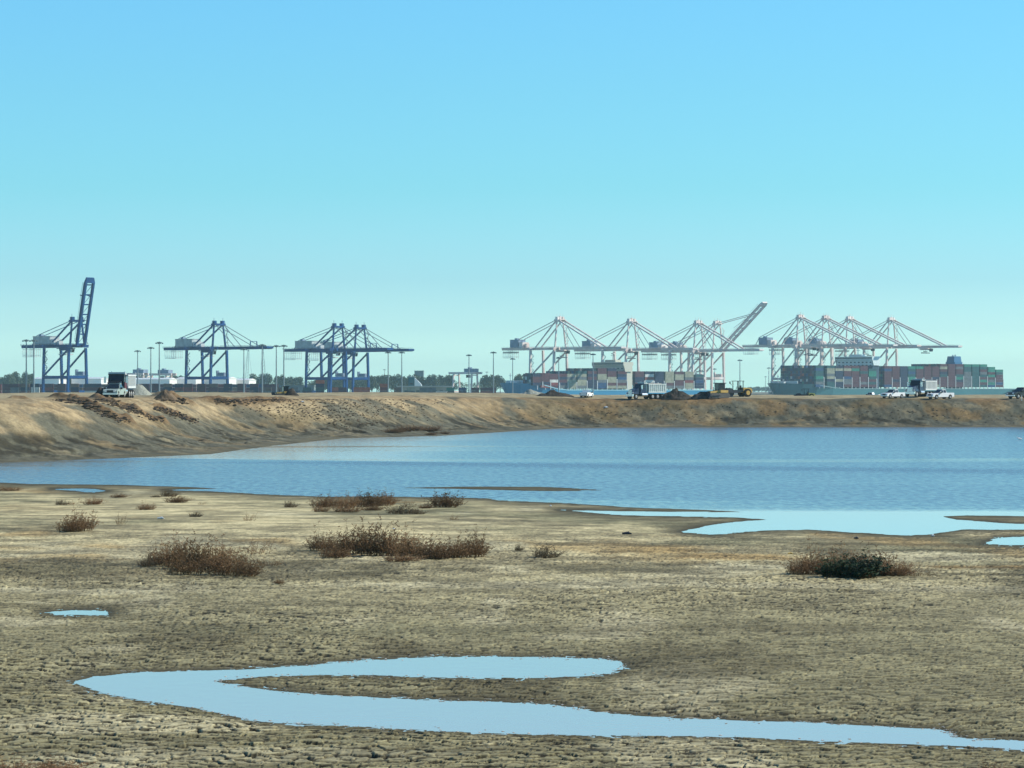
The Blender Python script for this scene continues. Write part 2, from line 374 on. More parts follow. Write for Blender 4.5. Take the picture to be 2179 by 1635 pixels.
# ------------------------------------------------------------------ water
def water(name, ripple, bump, rough, bands=False, body=(.10,.15,.18)):
    m = bpy.data.materials.new(name); m.use_nodes = True; t = m.node_tree; b = t.nodes['Principled BSDF']
    b.inputs['Base Color'].default_value = (*body, 1); b.inputs['Roughness'].default_value = rough
    b.inputs['IOR'].default_value = 1.33; b.inputs['Specular IOR Level'].default_value = .5
    g = t.nodes.new('ShaderNodeNewGeometry')
    n = t.nodes.new('ShaderNodeTexNoise'); n.inputs['Scale'].default_value = ripple; n.inputs['Detail'].default_value = 3
    mp = t.nodes.new('ShaderNodeMapping'); mp.inputs['Scale'].default_value = (1, .55, 1)
    bpn = t.nodes.new('ShaderNodeBump'); bpn.inputs['Strength'].default_value = bump; bpn.inputs['Distance'].default_value = .12
    t.links.new(g.outputs['Position'], mp.inputs[0]); t.links.new(mp.outputs[0], n.inputs['Vector'])
    t.links.new(n.outputs[0], bpn.inputs['Height']); t.links.new(bpn.outputs[0], b.inputs['Normal'])
    if bands:        # wind-ruffled water with calm lanes and a calm margin at the near shore and lee bank
        sx = t.nodes.new('ShaderNodeSeparateXYZ'); t.links.new(g.outputs['Position'], sx.inputs[0])
        mp2 = t.nodes.new('ShaderNodeMapping'); mp2.inputs['Scale'].default_value = (.004, .022, 1); mp2.inputs['Rotation'].default_value = (0, 0, R(8))
        n2 = t.nodes.new('ShaderNodeTexNoise'); n2.inputs['Scale'].default_value = 1.0; n2.inputs['Detail'].default_value = 4
        t.links.new(g.outputs['Position'], mp2.inputs[0]); t.links.new(mp2.outputs[0], n2.inputs['Vector'])
        def mrange(src, a, b_, c_, d_):
            q = t.nodes.new('ShaderNodeMapRange'); q.interpolation_type = 'SMOOTHSTEP'
            q.inputs[1].default_value = a; q.inputs[2].default_value = b_; q.inputs[3].default_value = c_; q.inputs[4].default_value = d_
            t.links.new(src, q.inputs[0]); return q.outputs[0]
        def math_(op, a, b_):
            q = t.nodes.new('ShaderNodeMath'); q.operation = op
            for k, v in enumerate((a, b_)):
                if isinstance(v, (int, float)): q.inputs[k].default_value = v
                else: t.links.new(v, q.inputs[k])
            return q.outputs[0]
        lane = mrange(n2.outputs[0], .36, .5, .45, 1.0)
        near = mrange(math_('ADD', sx.outputs['Y'], math_('MULTIPLY', n2.outputs[0], 30)), 208, 216, .04, 1.0)   # calm near margin; also drives its painted sky sheen
        # lee of the left bank
        s2 = math_('ADD', sx.outputs['X'], math_('MULTIPLY', sx.outputs['Y'], -.02))
        s2 = math_('ADD', s2, math_('MULTIPLY', n2.outputs[0], 22))
        lee = mrange(s2, -24, 14, .5, 1.0)
        lee2 = mrange(math_('ADD', sx.outputs['Y'], math_('MULTIPLY', sx.outputs['X'], .55)), 336, 326, 0, 1)
        leeb = math_('MAXIMUM', lee, lee2)
        mp3 = t.nodes.new('ShaderNodeMapping'); mp3.inputs['Scale'].default_value = (1.7, .5, 1)
        n3 = t.nodes.new('ShaderNodeTexNoise'); n3.inputs['Scale'].default_value = 1.0; n3.inputs['Detail'].default_value = 5
        t.links.new(g.outputs['Position'], mp3.inputs[0]); t.links.new(mp3.outputs[0], n3.inputs['Vector'])
        mott = mrange(n3.outputs[0], .35, .65, .75, 1.25)
        # one long darker gust line
        gy = math_('ADD', sx.outputs['Y'], math_('MULTIPLY', sx.outputs['X'], .55)); gy = math_('ADD', gy, math_('MULTIPLY', n2.outputs[0], 16))
        gust = math_('MULTIPLY', mrange(gy, 311, 326, 0, 1), mrange(gy, 343, 330, 0, 1))
        k = math_('MULTIPLY', math_('MULTIPLY', lane, near), leeb)
        k = math_('ADD', math_('MULTIPLY', k, mott), math_('MULTIPLY', gust, .36))
        silt_sheen = t.nodes.new('ShaderNodeMix'); silt_sheen.data_type = 'RGBA'; silt_sheen.inputs[6].default_value = (.46,.54,.50,1); silt_sheen.inputs[7].default_value = (*body, 1)  # pale silty body in the lee; near margin's sky reflection painted in
        t.links.new(mrange(math_('MULTIPLY', near, mrange(leeb, .5, .9, 0, 1)), 0, 1, .0, 1), silt_sheen.inputs[0]); t.links.new(silt_sheen.outputs[2], b.inputs['Base Color'])
        t.links.new(math_('MULTIPLY', k, bump), bpn.inputs['Strength'])
        t.links.new(math_('ADD', math_('MULTIPLY', k, rough), .01), b.inputs['Roughness'])
    return m
def sheet(name, x0, x1, y0, y1, m, z=0.0, label=None):
    q = MB(); q.quad((x0,y0,z),(x1,y0,z),(x1,y1,z),(x0,y1,z)); o = q.build(name, m); tag(o, kind='structure')
    if label: o['label'] = label
    return o
wl = water('rippled_water', 1.1, .55, .2, True); wp_ = water('still_water', 2.0, .03, .015, body=(.42,.40,.32))
sheet('lake', -520, 1000, 152.9, 760, wl, 0.0, 'ruffled blue shallow lake behind the mud flat')
sheet('puddle', -60, 60, 62, 92, wp_, 0.0, 'long forked puddle across the cracked mud')
sheet('puddle', -40, -12, 102, 112, wp_, 0.0, 'small puddle on the left of the cracked mud')
sheet('puddle', 12, 60, 149, 152.5, wp_, 0.0, 'puddle cut by the right edge just below the lake shore')
wh = water('harbour_water', .3, .5, .2)
sheet('harbour_water', -1500, 9000, 780, 9000, wh, 0.0, 'harbour basin in front of the container ships')

# ------------------------------------------------------------------ paints
M = dict(
 navy=mat('navy_steel', (.002,.060,.20), .7, noise=.25, scale=.15, spec=.15), white_steel=mat('white_steel', (.76,.71,.65), .6, col2=(.62,.50,.44), scale=.12),
 house_grey=mat('machinery_house_grey', (.42,.47,.46), .6, noise=.2, scale=.3), slate=mat('slate_cladding', (.20,.27,.36), .6, noise=.2, scale=.2),
 dark=mat('dark_steel', (.03,.035,.045), .6), cable=mat('steel_cable', (.12,.16,.20), .6), pale=mat('pale_steel', (.55,.58,.56), .6),
 glass=mat('tinted_glass', (.015,.022,.028), .12, spec=.6), rubber=mat('rubber', (.02,.02,.02), .9), rim=mat('wheel_rim', (.45,.45,.42), .45, metal=.3),
 chrome=mat('chrome', (.7,.72,.72), .25, metal=.8), wpaint=mat('white_vehicle_paint', (.80,.80,.77), .35, spec=.5), spaint=mat('silver_green_paint', (.30,.36,.31), .4, spec=.5),
 kpaint=mat('black_vehicle_paint', (.012,.016,.02), .35, spec=.5), bpaint=mat('dark_blue_vehicle_paint', (.008,.022,.06), .35, spec=.5), maroon=mat('maroon_paint', (.10,.012,.02), .4),
 yellow=mat('machine_yellow', (.62,.40,.11), .5, noise=.15), ygreen=mat('pale_yellow_paint', (.72,.70,.22), .5), lens=mat('lamp_lens', (.8,.8,.75), .15, spec=.7),
 alu=mat('dump_body_aluminium', (.62,.68,.62), .5, noise=.12, scale=2), dirt=mat('dark_soil', (.05,.042,.032), .95, noise=.4, scale=1.5), brown=mat('brown_soil', (.17,.12,.07), .95, noise=.35, scale=1.2),
 gravel=mat('grey_gravel', (.30,.31,.25), .95, noise=.25, scale=4), track=mat('steel_track', (.12,.115,.10), .6, noise=.3, scale=4),
 roofw=mat('white_metal_roof', (.96,.93,.84), .3, spec=.6), wallw=mat('pale_wall', (.50,.52,.48), .8, noise=.15, scale=.05), wallg=mat('grey_green_wall', (.20,.26,.26), .8, noise=.2, scale=.05), wallt=mat('tan_wall', (.36,.33,.24), .8, noise=.2, scale=.05),
 slate_dark=mat('dark_accommodation_paint', (.03,.06,.09), .6), teal=mat('teal_cladding', (.02,.14,.15), .6), pole=mat('galvanised_pole', (.22,.27,.28), .6), win=mat('dark_window', (.03,.05,.06), .2),
)
M_CRUMB = mat('mud_crumb', (.34,.32,.24), .95, noise=.3, scale=2); M_SHELL = mat('shell_fragment', (.55,.53,.46), .8, noise=.5, scale=6)
# ------------------------------------------------------------------ ship-to-shore cranes
def crane(label, px, Y, P, up=None, group=None):
    """P: girder height H, apex height A, outreach, backreach, gauge, leg half width w, paint; up: boom angle"""
    x, y = PX(px, Y), Y
    root = thing('container_crane', label, 'crane', (x, y, 5.0), -YAW, group)
    H_, A, OUT, BACK, G, w, gw, ms, mc, mh, mk = P['H'], P['A'], P['out'], P['back'], P['G'], P['w'], P['gw'], P['mat'], P['cab'], P['house'], P['kind']
    lt = P['leg']
    for xx in (0, -G):
        for sy in (-1, 1):
            b = MB(); b.bar((xx, sy*w, 0), (xx, sy*(w-1.2), H_-1.2), lt*.95, lt)
            b.box(xx-3.2, xx+3.2, sy*w-.9, sy*w+.9, -.9, .9)
            b.build('leg', ms, root)
    for sy in (-1, 1):
        b = MB(); b.bar((-G+lt/2, sy*(w-.4), P['port']), (-lt/2, sy*(w-.4), P['port']), lt*.8, lt*1.35); b.build('portal_beam', ms, root)
        b = MB(); b.bar((-G+.6, sy*(w-.4), P['port']+lt*.7), (-.6, sy*(w-1.1), H_-2.2), lt*.62); b.build('diagonal_brace', ms, root)
    for xx in (0, -G):
        for p_, q_, w_, h_ in (((xx, -w+lt/2, P['port']+.2), (xx, w-lt/2, P['port']+.2), lt*.75, lt*1.2), ((xx, -w+1.2, 2.2), (xx, w-1.2, 2.2), 1.2, 1.8), ((xx, -w-1, H_+.2), (xx, w+1, H_+.2), lt, 2.2)):
            b = MB(); b.bar(p_, q_, w_, h_); b.build('cross_beam', ms, root)
    # girders
    for sy in (-1, 1):
        b = MB(); b.box(-BACK, 2.5, sy*gw-.75, sy*gw+.75, H_-.9, H_+1.5)
        for k in range(int(BACK//4)):       # walkway rail
            b.bar((-BACK+4*k, sy*(gw+1.5), H_+.9), (-BACK+4*k, sy*(gw+1.5), H_+2.1), .15)
        b.box(-BACK, 2.5, sy*gw+sy*.76 if sy > 0 else -gw-1.7, gw+1.7 if sy > 0 else -gw-.76, H_+.7, H_+.85)
        b.bar((-BACK, sy*(gw+1.5), H_+2.1), (2.5, sy*(gw+1.5), H_+2.1), .14); b.build('girder', ms, root)
    for k in range(6): b = MB(); b.box(-BACK+k*(BACK/5.5), -BACK+k*(BACK/5.5)+1.1, -gw+.76, gw-.76, H_-.3, H_+.9); b.build('girder_cross_tie', ms, root)
    # boom
    ang = R(up or 0); hx, hz = 4.0, H_+.3
    bo = thing('boom', None, None, (hx, 0, hz)); bo.parent = root; bo.rotation_euler = (0, -ang, 0)
    b = MB(); L = OUT-hx
    for sy in (-1, 1):
        b.box(0, L-4, sy*gw-.7, sy*gw+.7, -1.2, 1.1)
        b.bar((3, sy*(gw+1.5), 1.8), (L-4, sy*(gw+1.5), 1.8), .14)
        b.box(3, L-4, sy*gw+.71 if sy > 0 else -gw-1.6, gw+1.6 if sy > 0 else -gw-.71, .45, .6)
    b.hexa([(L-4,-gw-.9,-1.2),(L,-gw+.3,-.6),(L,gw-.3,-.6),(L-4,gw+.9,-1.2),(L-4,-gw-.9,1.1),(L,-gw+.3,.9),(L,gw-.3,.9),(L-4,gw+.9,1.1)])
    b.build('boom_girder', ms, bo)
    b = MB(); n = 7
    for k in range(n):
        xx = 1+k*(L-7)/(n-1); b.box(xx, xx+.8, -gw+.71, gw-.71, -.3, .7)
        if k < n-1: b.bar((xx+.5, -gw+.7, .2), (xx+(L-7)/(n-1), gw-.7, .2), .25)
    b.build('boom_bracing', ms, bo)
    b = MB()
    for xs in P['posts']: b.bar((xs, -gw, 1.1), (xs, -gw+.4, 5.0), .6); b.bar((xs, gw, 1.1), (xs, gw-.4, 5.0), .6); b.bar((xs, -gw+.4, 5), (xs, gw-.4, 5), .4)
    b.build('catch_frame', ms, bo)
    # A-frame
    at_ = 4.6 if mk == 'blue' else 4.0
    for sy in (-1, 1):
        b = MB(); b.bar((0, sy*(w-2.4), H_+1.2), (-.6, sy*at_, A-1.5), 1.25, w2=1.0); b.build('mast_leg', ms, root)
        b = MB(); b.bar((-G+2, sy*gw, H_+1.6), (-1.8, sy*at_, A-2.0), 1.0); b.build('back_strut', ms, root)
        b = MB(); sx = -BACK+P['stay']; b.bar((-2.0, sy*(at_-.4), A-1.2), (sx+5, sy*(gw-.3), H_+P['hh']+2.2), P['sw']); b.bar((sx+5, sy*(gw-.3), H_+P['hh']+2.2), (sx, sy*gw, H_+1.5), P['sw']); b.build('backstay', ms, root)
        if up is None:
            ends = [(P['fs'][0], .42), (P['fs'][1], P['fs2'])]
            for fx, tw in ends:
                b = MB(); b.bar((.6, sy*(at_-.4), A-1.4), (hx+fx, sy*gw, H_+1.5), tw); b.build('forestay', ms if tw > .5 else M['cable'], root)
        else:
            b = MB()
            if up > 60:
                q = Vector((hx+math.cos(ang)*20, sy*gw, hz+math.sin(ang)*20)); b.bar((.6, sy*(at_-.4), A-1.2), q, .45)
            else:
                q = Vector((hx+math.cos(ang)*(L*.74), sy*gw, hz+math.sin(ang)*(L*.74)+1)); b.bar((.6, sy*(at_-.4), A-1.2), q, .6)
                q2 = Vector((hx+math.cos(ang)*(L*.35), sy*gw, hz+math.sin(ang)*(L*.35)+6)); b.bar(q-Vector((0,0,1)), q2, .35)
            b.build('forestay', ms, root)
    b = MB(); b.box(-3.0, 1.4, -at_-1.2, at_+1.2, A-2.2, A-.6); b.box(-2.2, .8, -at_-.6, -at_+1.6, A-.6, A+1.6); b.box(-2.2, .8, at_-1.6, at_+.6, A-.6, A+1.6)
    for sy in (-1, 1): b.bar((-.7, sy*at_, A+1.5), (-.7, sy*at_, A+4.0), .18); b.bar((-3, sy*(at_+1.2), A+.4), (1.4, sy*(at_+1.2), A+.4), .14)
    if mk != 'blue': b.box(-1.6, .4, -1.2, 1.2, A-.6, A+2.2); b.bar((-.4, 0, A+2), (-.4, 0, A+4.4), .25); b.box(1.4, 3.6, -at_, at_, A-1.4, A-.9)
    b.build('apex_platform', ms, root)
    # mast ladder tower and zigzag
    b = MB(); z = H_+2; k = 0
    while z < A-6:
        x0, x1 = (1.0, 3.2) if k % 2 else (3.2, 1.0)
        yy = (w-2.4)+(at_-(w-2.4))*(z-H_)/(A-H_)
        b.bar((x0, yy+1.0, z), (x1, yy+.8, z+3), .35); b.box(.8, 3.4, yy+.3, yy+1.5, z-.1, z+.1); z += 3; k += 1
    b.build('mast_stair', mc if mk != 'blue' else M['cable'], root)
    b = MB(); z = P['port']+1; k = 0
    while z < H_-4:
        x0, x1 = (-G+1.4, -G+4.6) if k % 2 else (-G+4.6, -G+1.4)
        b.bar((x0, -w+.6, z), (x1, -w+.6, z+3.2), .4); b.bar((-G+1.2, -w+.6, z), (-G+4.8, -w+.6, z), .3); z += 3.2; k += 1
    b.build('leg_stair', M['pale'] if mk != 'blue' else M['cable'], root)
    # machinery house
    hx0, hx1 = P['hx']
    b = MB(); b.box(hx0, hx1, -gw-1.0, gw+1.0, H_+1.6, H_+1.6+P['hh'])
    n = int((hx1-hx0)/1.2)
    for k in range(n):
        for yy in (-gw-1.05, gw+1.0): b.box(hx0+.3+k*1.2, hx0+.7+k*1.2, yy, yy+.05, H_+1.7, H_+1.5+P['hh'])
    b.box(hx0-.3, hx1+.3, -gw-1.3, gw+1.3, H_+1.6+P['hh'], H_+1.9+P['hh'])
    hs_ = b.build('machinery_house', mh, root)
    b = MB(); b.box(hx0-.06, hx0, -gw+1, gw-1, H_+2.4, H_+P['hh']); b.box(hx0+3, hx0+6, -1.5, 1.5, H_+1.9+P['hh'], H_+3.3+P['hh']); b.build('vent_unit', M['slate'], hs_)
    b = MB(); b.box(hx1+.4, hx1+5, -gw-.6, gw+.6, H_+1.6, H_+P['hh']-.6); b.box(hx1+5.5, hx1+8, -2, 2, H_+1.6, H_+P['hh']-2); b.build('electrical_room', mc, root)
    # trolley, cab, spreader
    tx = P['tx']
    b = MB(); b.box(tx-5, tx+5, -gw+1.0, gw-1.0, H_-3.0, H_-1.0); b.box(tx-6.5, tx+6.5, -gw-.4, gw+.4, H_-1.9, H_-1.3); b.build('trolley', ms, root)
    b = MB(); b.prism([(tx+6, H_-4.6), (tx+8.6, H_-4.6), (tx+9.2, H_-2.0), (tx+6, H_-2.0)], -1.3, 1.3); oc = b.build('operator_cab', M['dark'] if mk != 'blue' else M['pale'], root)
    b = MB(); b.quad((tx+8.66,-1.1,-4.4+H_),(tx+8.66,1.1,-4.4+H_),(tx+9.2,1.1,-2.3+H_),(tx+9.2,-1.1,-2.3+H_)); b.build('cab_window', M['glass'], oc)
    b = MB(); zs = H_-P['drop']; b.box(tx-1.2, tx+1.2, -6, 6, zs-.5, zs+.4); b.box(tx-1.2, tx+1.2, -2, 2, zs+.9, zs+1.6)
    for a_ in (-.9, .9):
        for b_ in (-1.6, 1.6): b.bar((tx+a_, b_, zs+1.5), (tx+a_, b_, H_-3), .12)
    b.build('spreader', M['pale'] if mk == 'blue' else M['dark'], root)
    # hanging service platform at the rear
    b = MB(); bx0 = -BACK+1; zl = H_-P['bask']
    for sy in (-1, 1):
        for zz in (zl, zl+1.1, H_-2.0): b.bar((bx0, sy*gw, zz), (bx0+13, sy*gw, zz), .22)
        for k in range(6): b.bar((bx0+k*2.6, sy*gw, zl), (bx0+k*2.6, sy*gw, H_-1), .22)
    b.box(bx0, bx0+13, -gw, gw, zl-.15, zl+.05)
    b.build('service_platform', M['pale'], root)
    if mk != 'blue':
        b = MB(); b.box(bx0, bx0+13, -gw-.5, gw+.5, H_-3.6, H_-2.6); b.build('cable_reel', M['dark'], root)
    # electrical house standing on the portal beam
    b = MB(); b.box(-9, -2.5, w-3, w+1.5, P['port']+1.6, P['port']+4.4); b.box(-12, -10.5, w-2, w, P['port']+1.6, P['port']+6.0); b.box(-13, -1, w-3.2, w+2.2, P['port']+1.2, P['port']+1.5)
    b.build('portal_cabin', M['slate'] if mk == 'blue' else mc, root)
    # bogies
    for xx in (0, -G):
        for sy in (-1, 1):
            b = MB()
            for k in range(4): b.tube((xx-.35, sy*w-3+2*k, .35), (xx+.35, sy*w-3+2*k, .35), .45)
            b.box(xx-.5, xx+.5, sy*w-3.6, sy*w+3.6, .4, 1.3); b.build('bogie', M['dark'], root)
    return root
PB = dict(H=36.4, A=57.0, out=62.0, back=64, G=30.5, w=9.15, gw=3.6, leg=1.7, port=13.0, posts=(38.,), stay=13, sw=.42, fs=(19, 41), fs2=.42, hx=(-49,-28), hh=6.2, tx=-14, drop=6, bask=7.5, mat=M['navy'], cab=M['pale'], house=M['house_grey'], kind='blue')
PW = dict(H=41.8, A=70.0, out=80, back=72, G=30.5, w=9.6, gw=3.8, leg=1.9, port=15.0, posts=(), stay=17, sw=.6, fs=(17, 50), fs2=1.25, hx=(-61,-50), hh=7.2, tx=-20, drop=8, bask=8.0, mat=M['white_steel'], cab=M['white_steel'], house=M['slate'], kind='white')
PT = dict(PW, H=48.4, A=78.5, out=89, fs=(20,64), back=74, hx=(-52,-41), tx=10, drop=9, w=9.4)
gB = 'blue container cranes at the left terminal'; gW = 'white container cranes beside the blue-hulled ship'; gT = 'white container cranes beside the green-hulled ship'
crane('blue container crane with its boom raised steeply, behind the pickup', 164.5, 2400, dict(PB, out=56.5), 77, gB)
crane('blue container crane standing alone with its boom lowered, left of centre', 466, 2530, PB, None, gB)
crane('left-hand crane of the overlapping pair of blue cranes with lowered booms', 720.5, 2625, dict(PB, tx=-8), None, gB)
crane('right-hand crane of the overlapping pair of blue cranes with lowered booms', 767.5, 2680, PB, None, gB)
crane('hazy white crane furthest left, above the bow of the blue-hulled ship', 1192.5, 2950, dict(PW, tx=2), None, gW)
crane('hazy white crane over the bridge of the blue-hulled ship', 1345, 3027, dict(PW, tx=-2), None, gW)
crane('hazy white crane with lowered boom close beside the one with the raised boom', 1487, 3102, dict(PW, tx=-2), None, gW)
crane('hazy white crane with its boom half raised, at the stern of the blue-hulled ship', 1527.5, 3124, dict(PW, tx=-22, drop=20, out=77), 39.5, gW)
crane('tall hazy white crane, first from the left over the green-hulled ship', 1704.5, 3226, PT, None, gT)
crane('tall hazy white crane, second from the left over the green-hulled ship', 1758.5, 3263, dict(PT, tx=-18), None, gT)
crane('tall hazy white crane, third from the left over the green-hulled ship', 1809.5, 3298, dict(PT, tx=22), None, gT)
crane('tall hazy white crane whose lowered boom tip ends furthest right', 1897.5, 3344, dict(PT, tx=44, drop=6), None, gT)

# ------------------------------------------------------------------ shipping containers
CC = dict(maroon=(.085,.028,.04), red=(.19,.04,.04), orange=(.40,.10,.05), navy=(.008,.022,.06), blue=(.012,.06,.15), teal=(.012,.08,.085), green=(.02,.20,.135), grey=(.12,.14,.145), beige=(.29,.30,.21), white=(.55,.56,.50), brown=(.14,.09,.065))
CNAME = dict(maroon='maroon', red='red', orange='orange', navy='dark navy', blue='blue', teal='dark teal', green='green', grey='grey', beige='beige', white='white', brown='brown')
CM = {k: mat(k+'_container_paint', v, .65, noise=.25, scale=.4) for k, v in CC.items()}
CMESH = {}
def cmesh(col, L=12.2):
    if (col, L) in CMESH: return CMESH[(col, L)]
    b = MB(); h = 2.6; w = 2.44; n = 16
    for sy, yo in ((-1, 0), (1, w)):          # corrugated long sides
        for k in range(n):
            x0 = .15+k*(L-.3)/n; d = (L-.3)/n; yi = yo-sy*.05; yy = yo-sy*.12
            p = [(x0, yy), (x0+d*.3, yy), (x0+d*.45, yi), (x0+d*.85, yi), (x0+d, yy)]
            for a, e in zip(p[:-1], p[1:]):
                q = [(a[0],a[1],.15), (e[0],e[1],.15), (e[0],e[1],h-.12), (a[0],a[1],h-.12)]
                b.quad(*(q if sy < 0 else q[::-1]))
    for xx in (0, L-.16):
        for yy in (0, w-.16): b.box(xx, xx+.16, yy, yy+.16, 0, h)
    for yy in (0, w-.12):
        for zz in (0, h-.12): b.box(.16, L-.16, yy, yy+.12, zz, zz+.12 if zz else .15)
    b.box(.04, .1, .16, w-.16, .15, h-.12); b.box(L-.1, L-.04, .16, w-.16, .15, h-.12)
    b.box(.1, L-.1, .12, w-.12, h-.10, h-.02); b.box(.1, L-.1, .12, w-.12, .02, .1)
    for k in range(4): b.tube((0, .45+k*.5, .2), (0, .45+k*.5, h-.2), .03, n=5); 
    b.box(-.02, .03, w/2-.03, w/2+.03, .2, h-.2)
    CMESH[(col, L)] = b.mesh('container_'+col, CM[col]); return CMESH[(col, L)]
def container(col, loc, rz, label, group, L=12.2):
    o = bpy.data.objects.new('shipping_container', cmesh(col, L)); COL.objects.link(o)
    o.location = loc; o.rotation_euler = (0, 0, rz); return tag(o, label, 'container', group)
ORD = ['bottom','second','third','fourth','fifth','sixth','seventh','eighth','ninth','tenth']
def nth(k):
    w = ['first','second','third','fourth','fifth','sixth','seventh','eighth','ninth','tenth','eleventh','twelfth','thirteenth','fourteenth','fifteenth','sixteenth','seventeenth','eighteenth','nineteenth','twentieth','twenty-first','twenty-second','twenty-third','twenty-fourth','twenty-fifth','twenty-sixth','twenty-seventh','twenty-eighth','twenty-ninth','thirtieth']
    return w[k]

# ------------------------------------------------------------------ container ships
def along(px, off):      # distance along the quay line at which a point `off` metres waterside shows at column px
    k = (px-CX)/F; ox = A0[0]+dv[0]*off; oy = A0[1]+dv[1]*off
    return (k*oy-ox)/(lv[0]-k*lv[1])
rs = random.Random(4)
def ship(label, name_short, off, beam, px0, px1, zdeck, zbow, hullc, stripe, bays, group, seed, palette, bridge, funnel, rowtop):
    """bays: list of (px position of the bay's left edge, tiers, z of base, colours or None)"""
    t0, t1 = along(px0, off), along(px1, off); L = t1-t0
    o0 = A0+dv*off+lv*t0
    rz = math.atan2(lv[1], lv[0])            # local x runs from bow to stern; local -y faces the camera
    root = thing('container_ship', label, 'ship', (o0[0], o0[1], 0), rz)
    hm = mat('hull_paint_'+name_short, hullc, .45, noise=.12, scale=.03); sm = mat('hull_stripe_'+name_short, stripe, .5)
    # hull by stations
    st = [(0, .05, zbow+.5, -.02), (.008, .30, zbow+.4, .0), (.03, .66, zbow, .0), (.06, .88, zbow-.3, .01), (.11, .98, zbow-1.0, .03), (.17, 1.0, zdeck+1.2, .04), (.22, 1.0, zdeck, .05), (.5, 1.0, zdeck, .05), (.9, 1.0, zdeck, .05), (.97, .96, zdeck, .06), (1.0, .86, zdeck, .08)]
    b = MB(); rings = []
    for s_, wf, zt, k in st:
        x = s_*L; hb_ = beam/2*wf; low = hb_*(.15+.85*min(1, s_*6)) if s_ < .16 else hb_*(1 if s_ < .9 else 1-.5*(s_-.9)/.1)
        xl = x+(1-min(1, s_/.13))*10
        rings.append([(xl, -low*.9, -3), (xl*.5+x*.5, -(low*.5+hb_*.5), 4), (x, -hb_, zt), (x, hb_, zt), (xl*.5+x*.5, (low*.5+hb_*.5), 4), (xl, low*.9, -3)])
    i0 = len(b.v)
    for r_ in rings: b.v += r_
    for i in range(len(rings)-1):
        for k in range(5):
            a_ = i0+i*6+k; b.f.append((a_, a_+6, a_+7, a_+1)); b.mi.append(0)
    for r_ in (0, len(rings)-1):
        f = [i0+r_*6+k for k in range(6)]; b.f.append(tuple(f if r_ == 0 else f[::-1])); b.mi.append(0)
    b.build('hull', hm, root)
    # bulwark stripe, bow rail
    b = MB()
    for i in range(4, len(rings)-1): 
        p, q = rings[i][2], rings[i+1][2]; b.bar((p[0], p[1]-.15, p[2]-.4), (q[0], q[1]-.15, q[2]-.4), .25, .8)
    b.build('sheer_strake', sm, root)
    b = MB(); b.tube((9, 0, zbow), (9, 0, zbow+9), .35); b.tube((9, -1.6, zbow+7), (9, 1.6, zbow+7), .2); b.box(13, 17, -4, 4, zbow, zbow+1.8); b.box(18, 18.6, -beam*.36, beam*.36, zbow-.4, zbow+2.6); b.build('forecastle_gear', M['pale'], root)
    rg = random.Random(seed); ins = MB(); lash = []
    side_y = -beam/2; rows = int(beam/2.5)
    iname = list(CC); inner = [MB() for _ in iname]
    for bi_, (bpx, tiers, zb, cols_) in enumerate(bays):
        tt = along(bpx, off+beam/2)-t0
        for k in range(tiers):
            col = cols_[k] if cols_ and k < len(cols_) and cols_[k] else rg.choice(palette)
            p = root.location.xy; lx_ = tt; ly_ = side_y+.05
            wx_ = p[0]+math.cos(rz)*lx_-math.sin(rz)*ly_; wy_ = p[1]+math.sin(rz)*lx_+math.cos(rz)*ly_
            if NCON[0] < 300 and not (group.startswith('containers on the green') and bi_ < 0):
                NCON[0] += 1
                lv_ = 'top' if k == tiers-1 else ('bottom' if k == 0 else ORD[k]+' up')
                container(col, (wx_, wy_, zb+k*2.68), rz, f'{CNAME[col]} container {lv_} in the {nth(bi_)} side stack from the {name_short} ship bow', group)
            else:
                OVER.append((col, wx_, wy_, zb+k*2.68, rz))
        nar = rows if bi_ > 2 else int(rows*((.62, .78, .9) if L > 300 else (.36, .52, .74))[bi_]) if not (L > 300) else int(rows*(.97, 1, 1)[bi_])
        for r_ in range(1, nar):            # the stacks behind, hidden but for their ends and tops
            tp = tiers+rg.choice(rowtop) if r_ > 1 else tiers
            for k in range(max(1, tp)):
                q = inner[rg.randrange(len(iname))] if rg.random() < .3 else inner[iname.index(rg.choice(palette))]
                yy = side_y+.05+r_*2.5
                if yy+2.44 > beam/2: continue
                q.box(tt, tt+12.2, yy, yy+2.44, zb+k*2.68, zb+k*2.68+2.6)
        b = MB(); xg = tt+12.3
        for r_ in range(0, rows+1, 2): b.box(xg, xg+.7, side_y+r_*2.5-.25, side_y+r_*2.5+.2, zb-1.5, zb+(tiers-1.5)*2.68*.55)
        b.box(xg, xg+1.2, side_y+.2, -side_y-.2, zb+(tiers-1.5)*2.68*.55, zb+(tiers-1.5)*2.68*.55+.5)
        b.box(tt+5.9, tt+6.4, side_y, side_y+.4, zdeck, zb-.05)
        b.build('lashing_bridge', M['pale'], root)
    allb = MB(); mats = []
    for i, q in enumerate(inner):
        n = len(allb.v); allb.v += q.v; allb.f += [tuple(n+a for a in f) for f in q.f]; allb.mi += [i]*len(q.f)
    o = allb.build('shipping_containers', [CM[k] for k in iname]); o.location = root.location; o.rotation_euler = (0, 0, rz)
    tag(o, f'mass of containers stacked behind the side row of the {name_short} ship', 'containers', None, 'stuff')
    # bridge
    bx_, bw_, bz0, bz1, full = bridge; tt = along(bx_, off+beam/2)-t0
    b = MB(); hw = beam*.47
    zs_ = zdeck if bz1 < 40 else 33.4
    b.box(tt, tt+bw_, -hw, hw, zs_, bz1-3.2); b.box(tt-1.5, tt+bw_, -beam/2, beam/2, bz1-3.2, bz1)
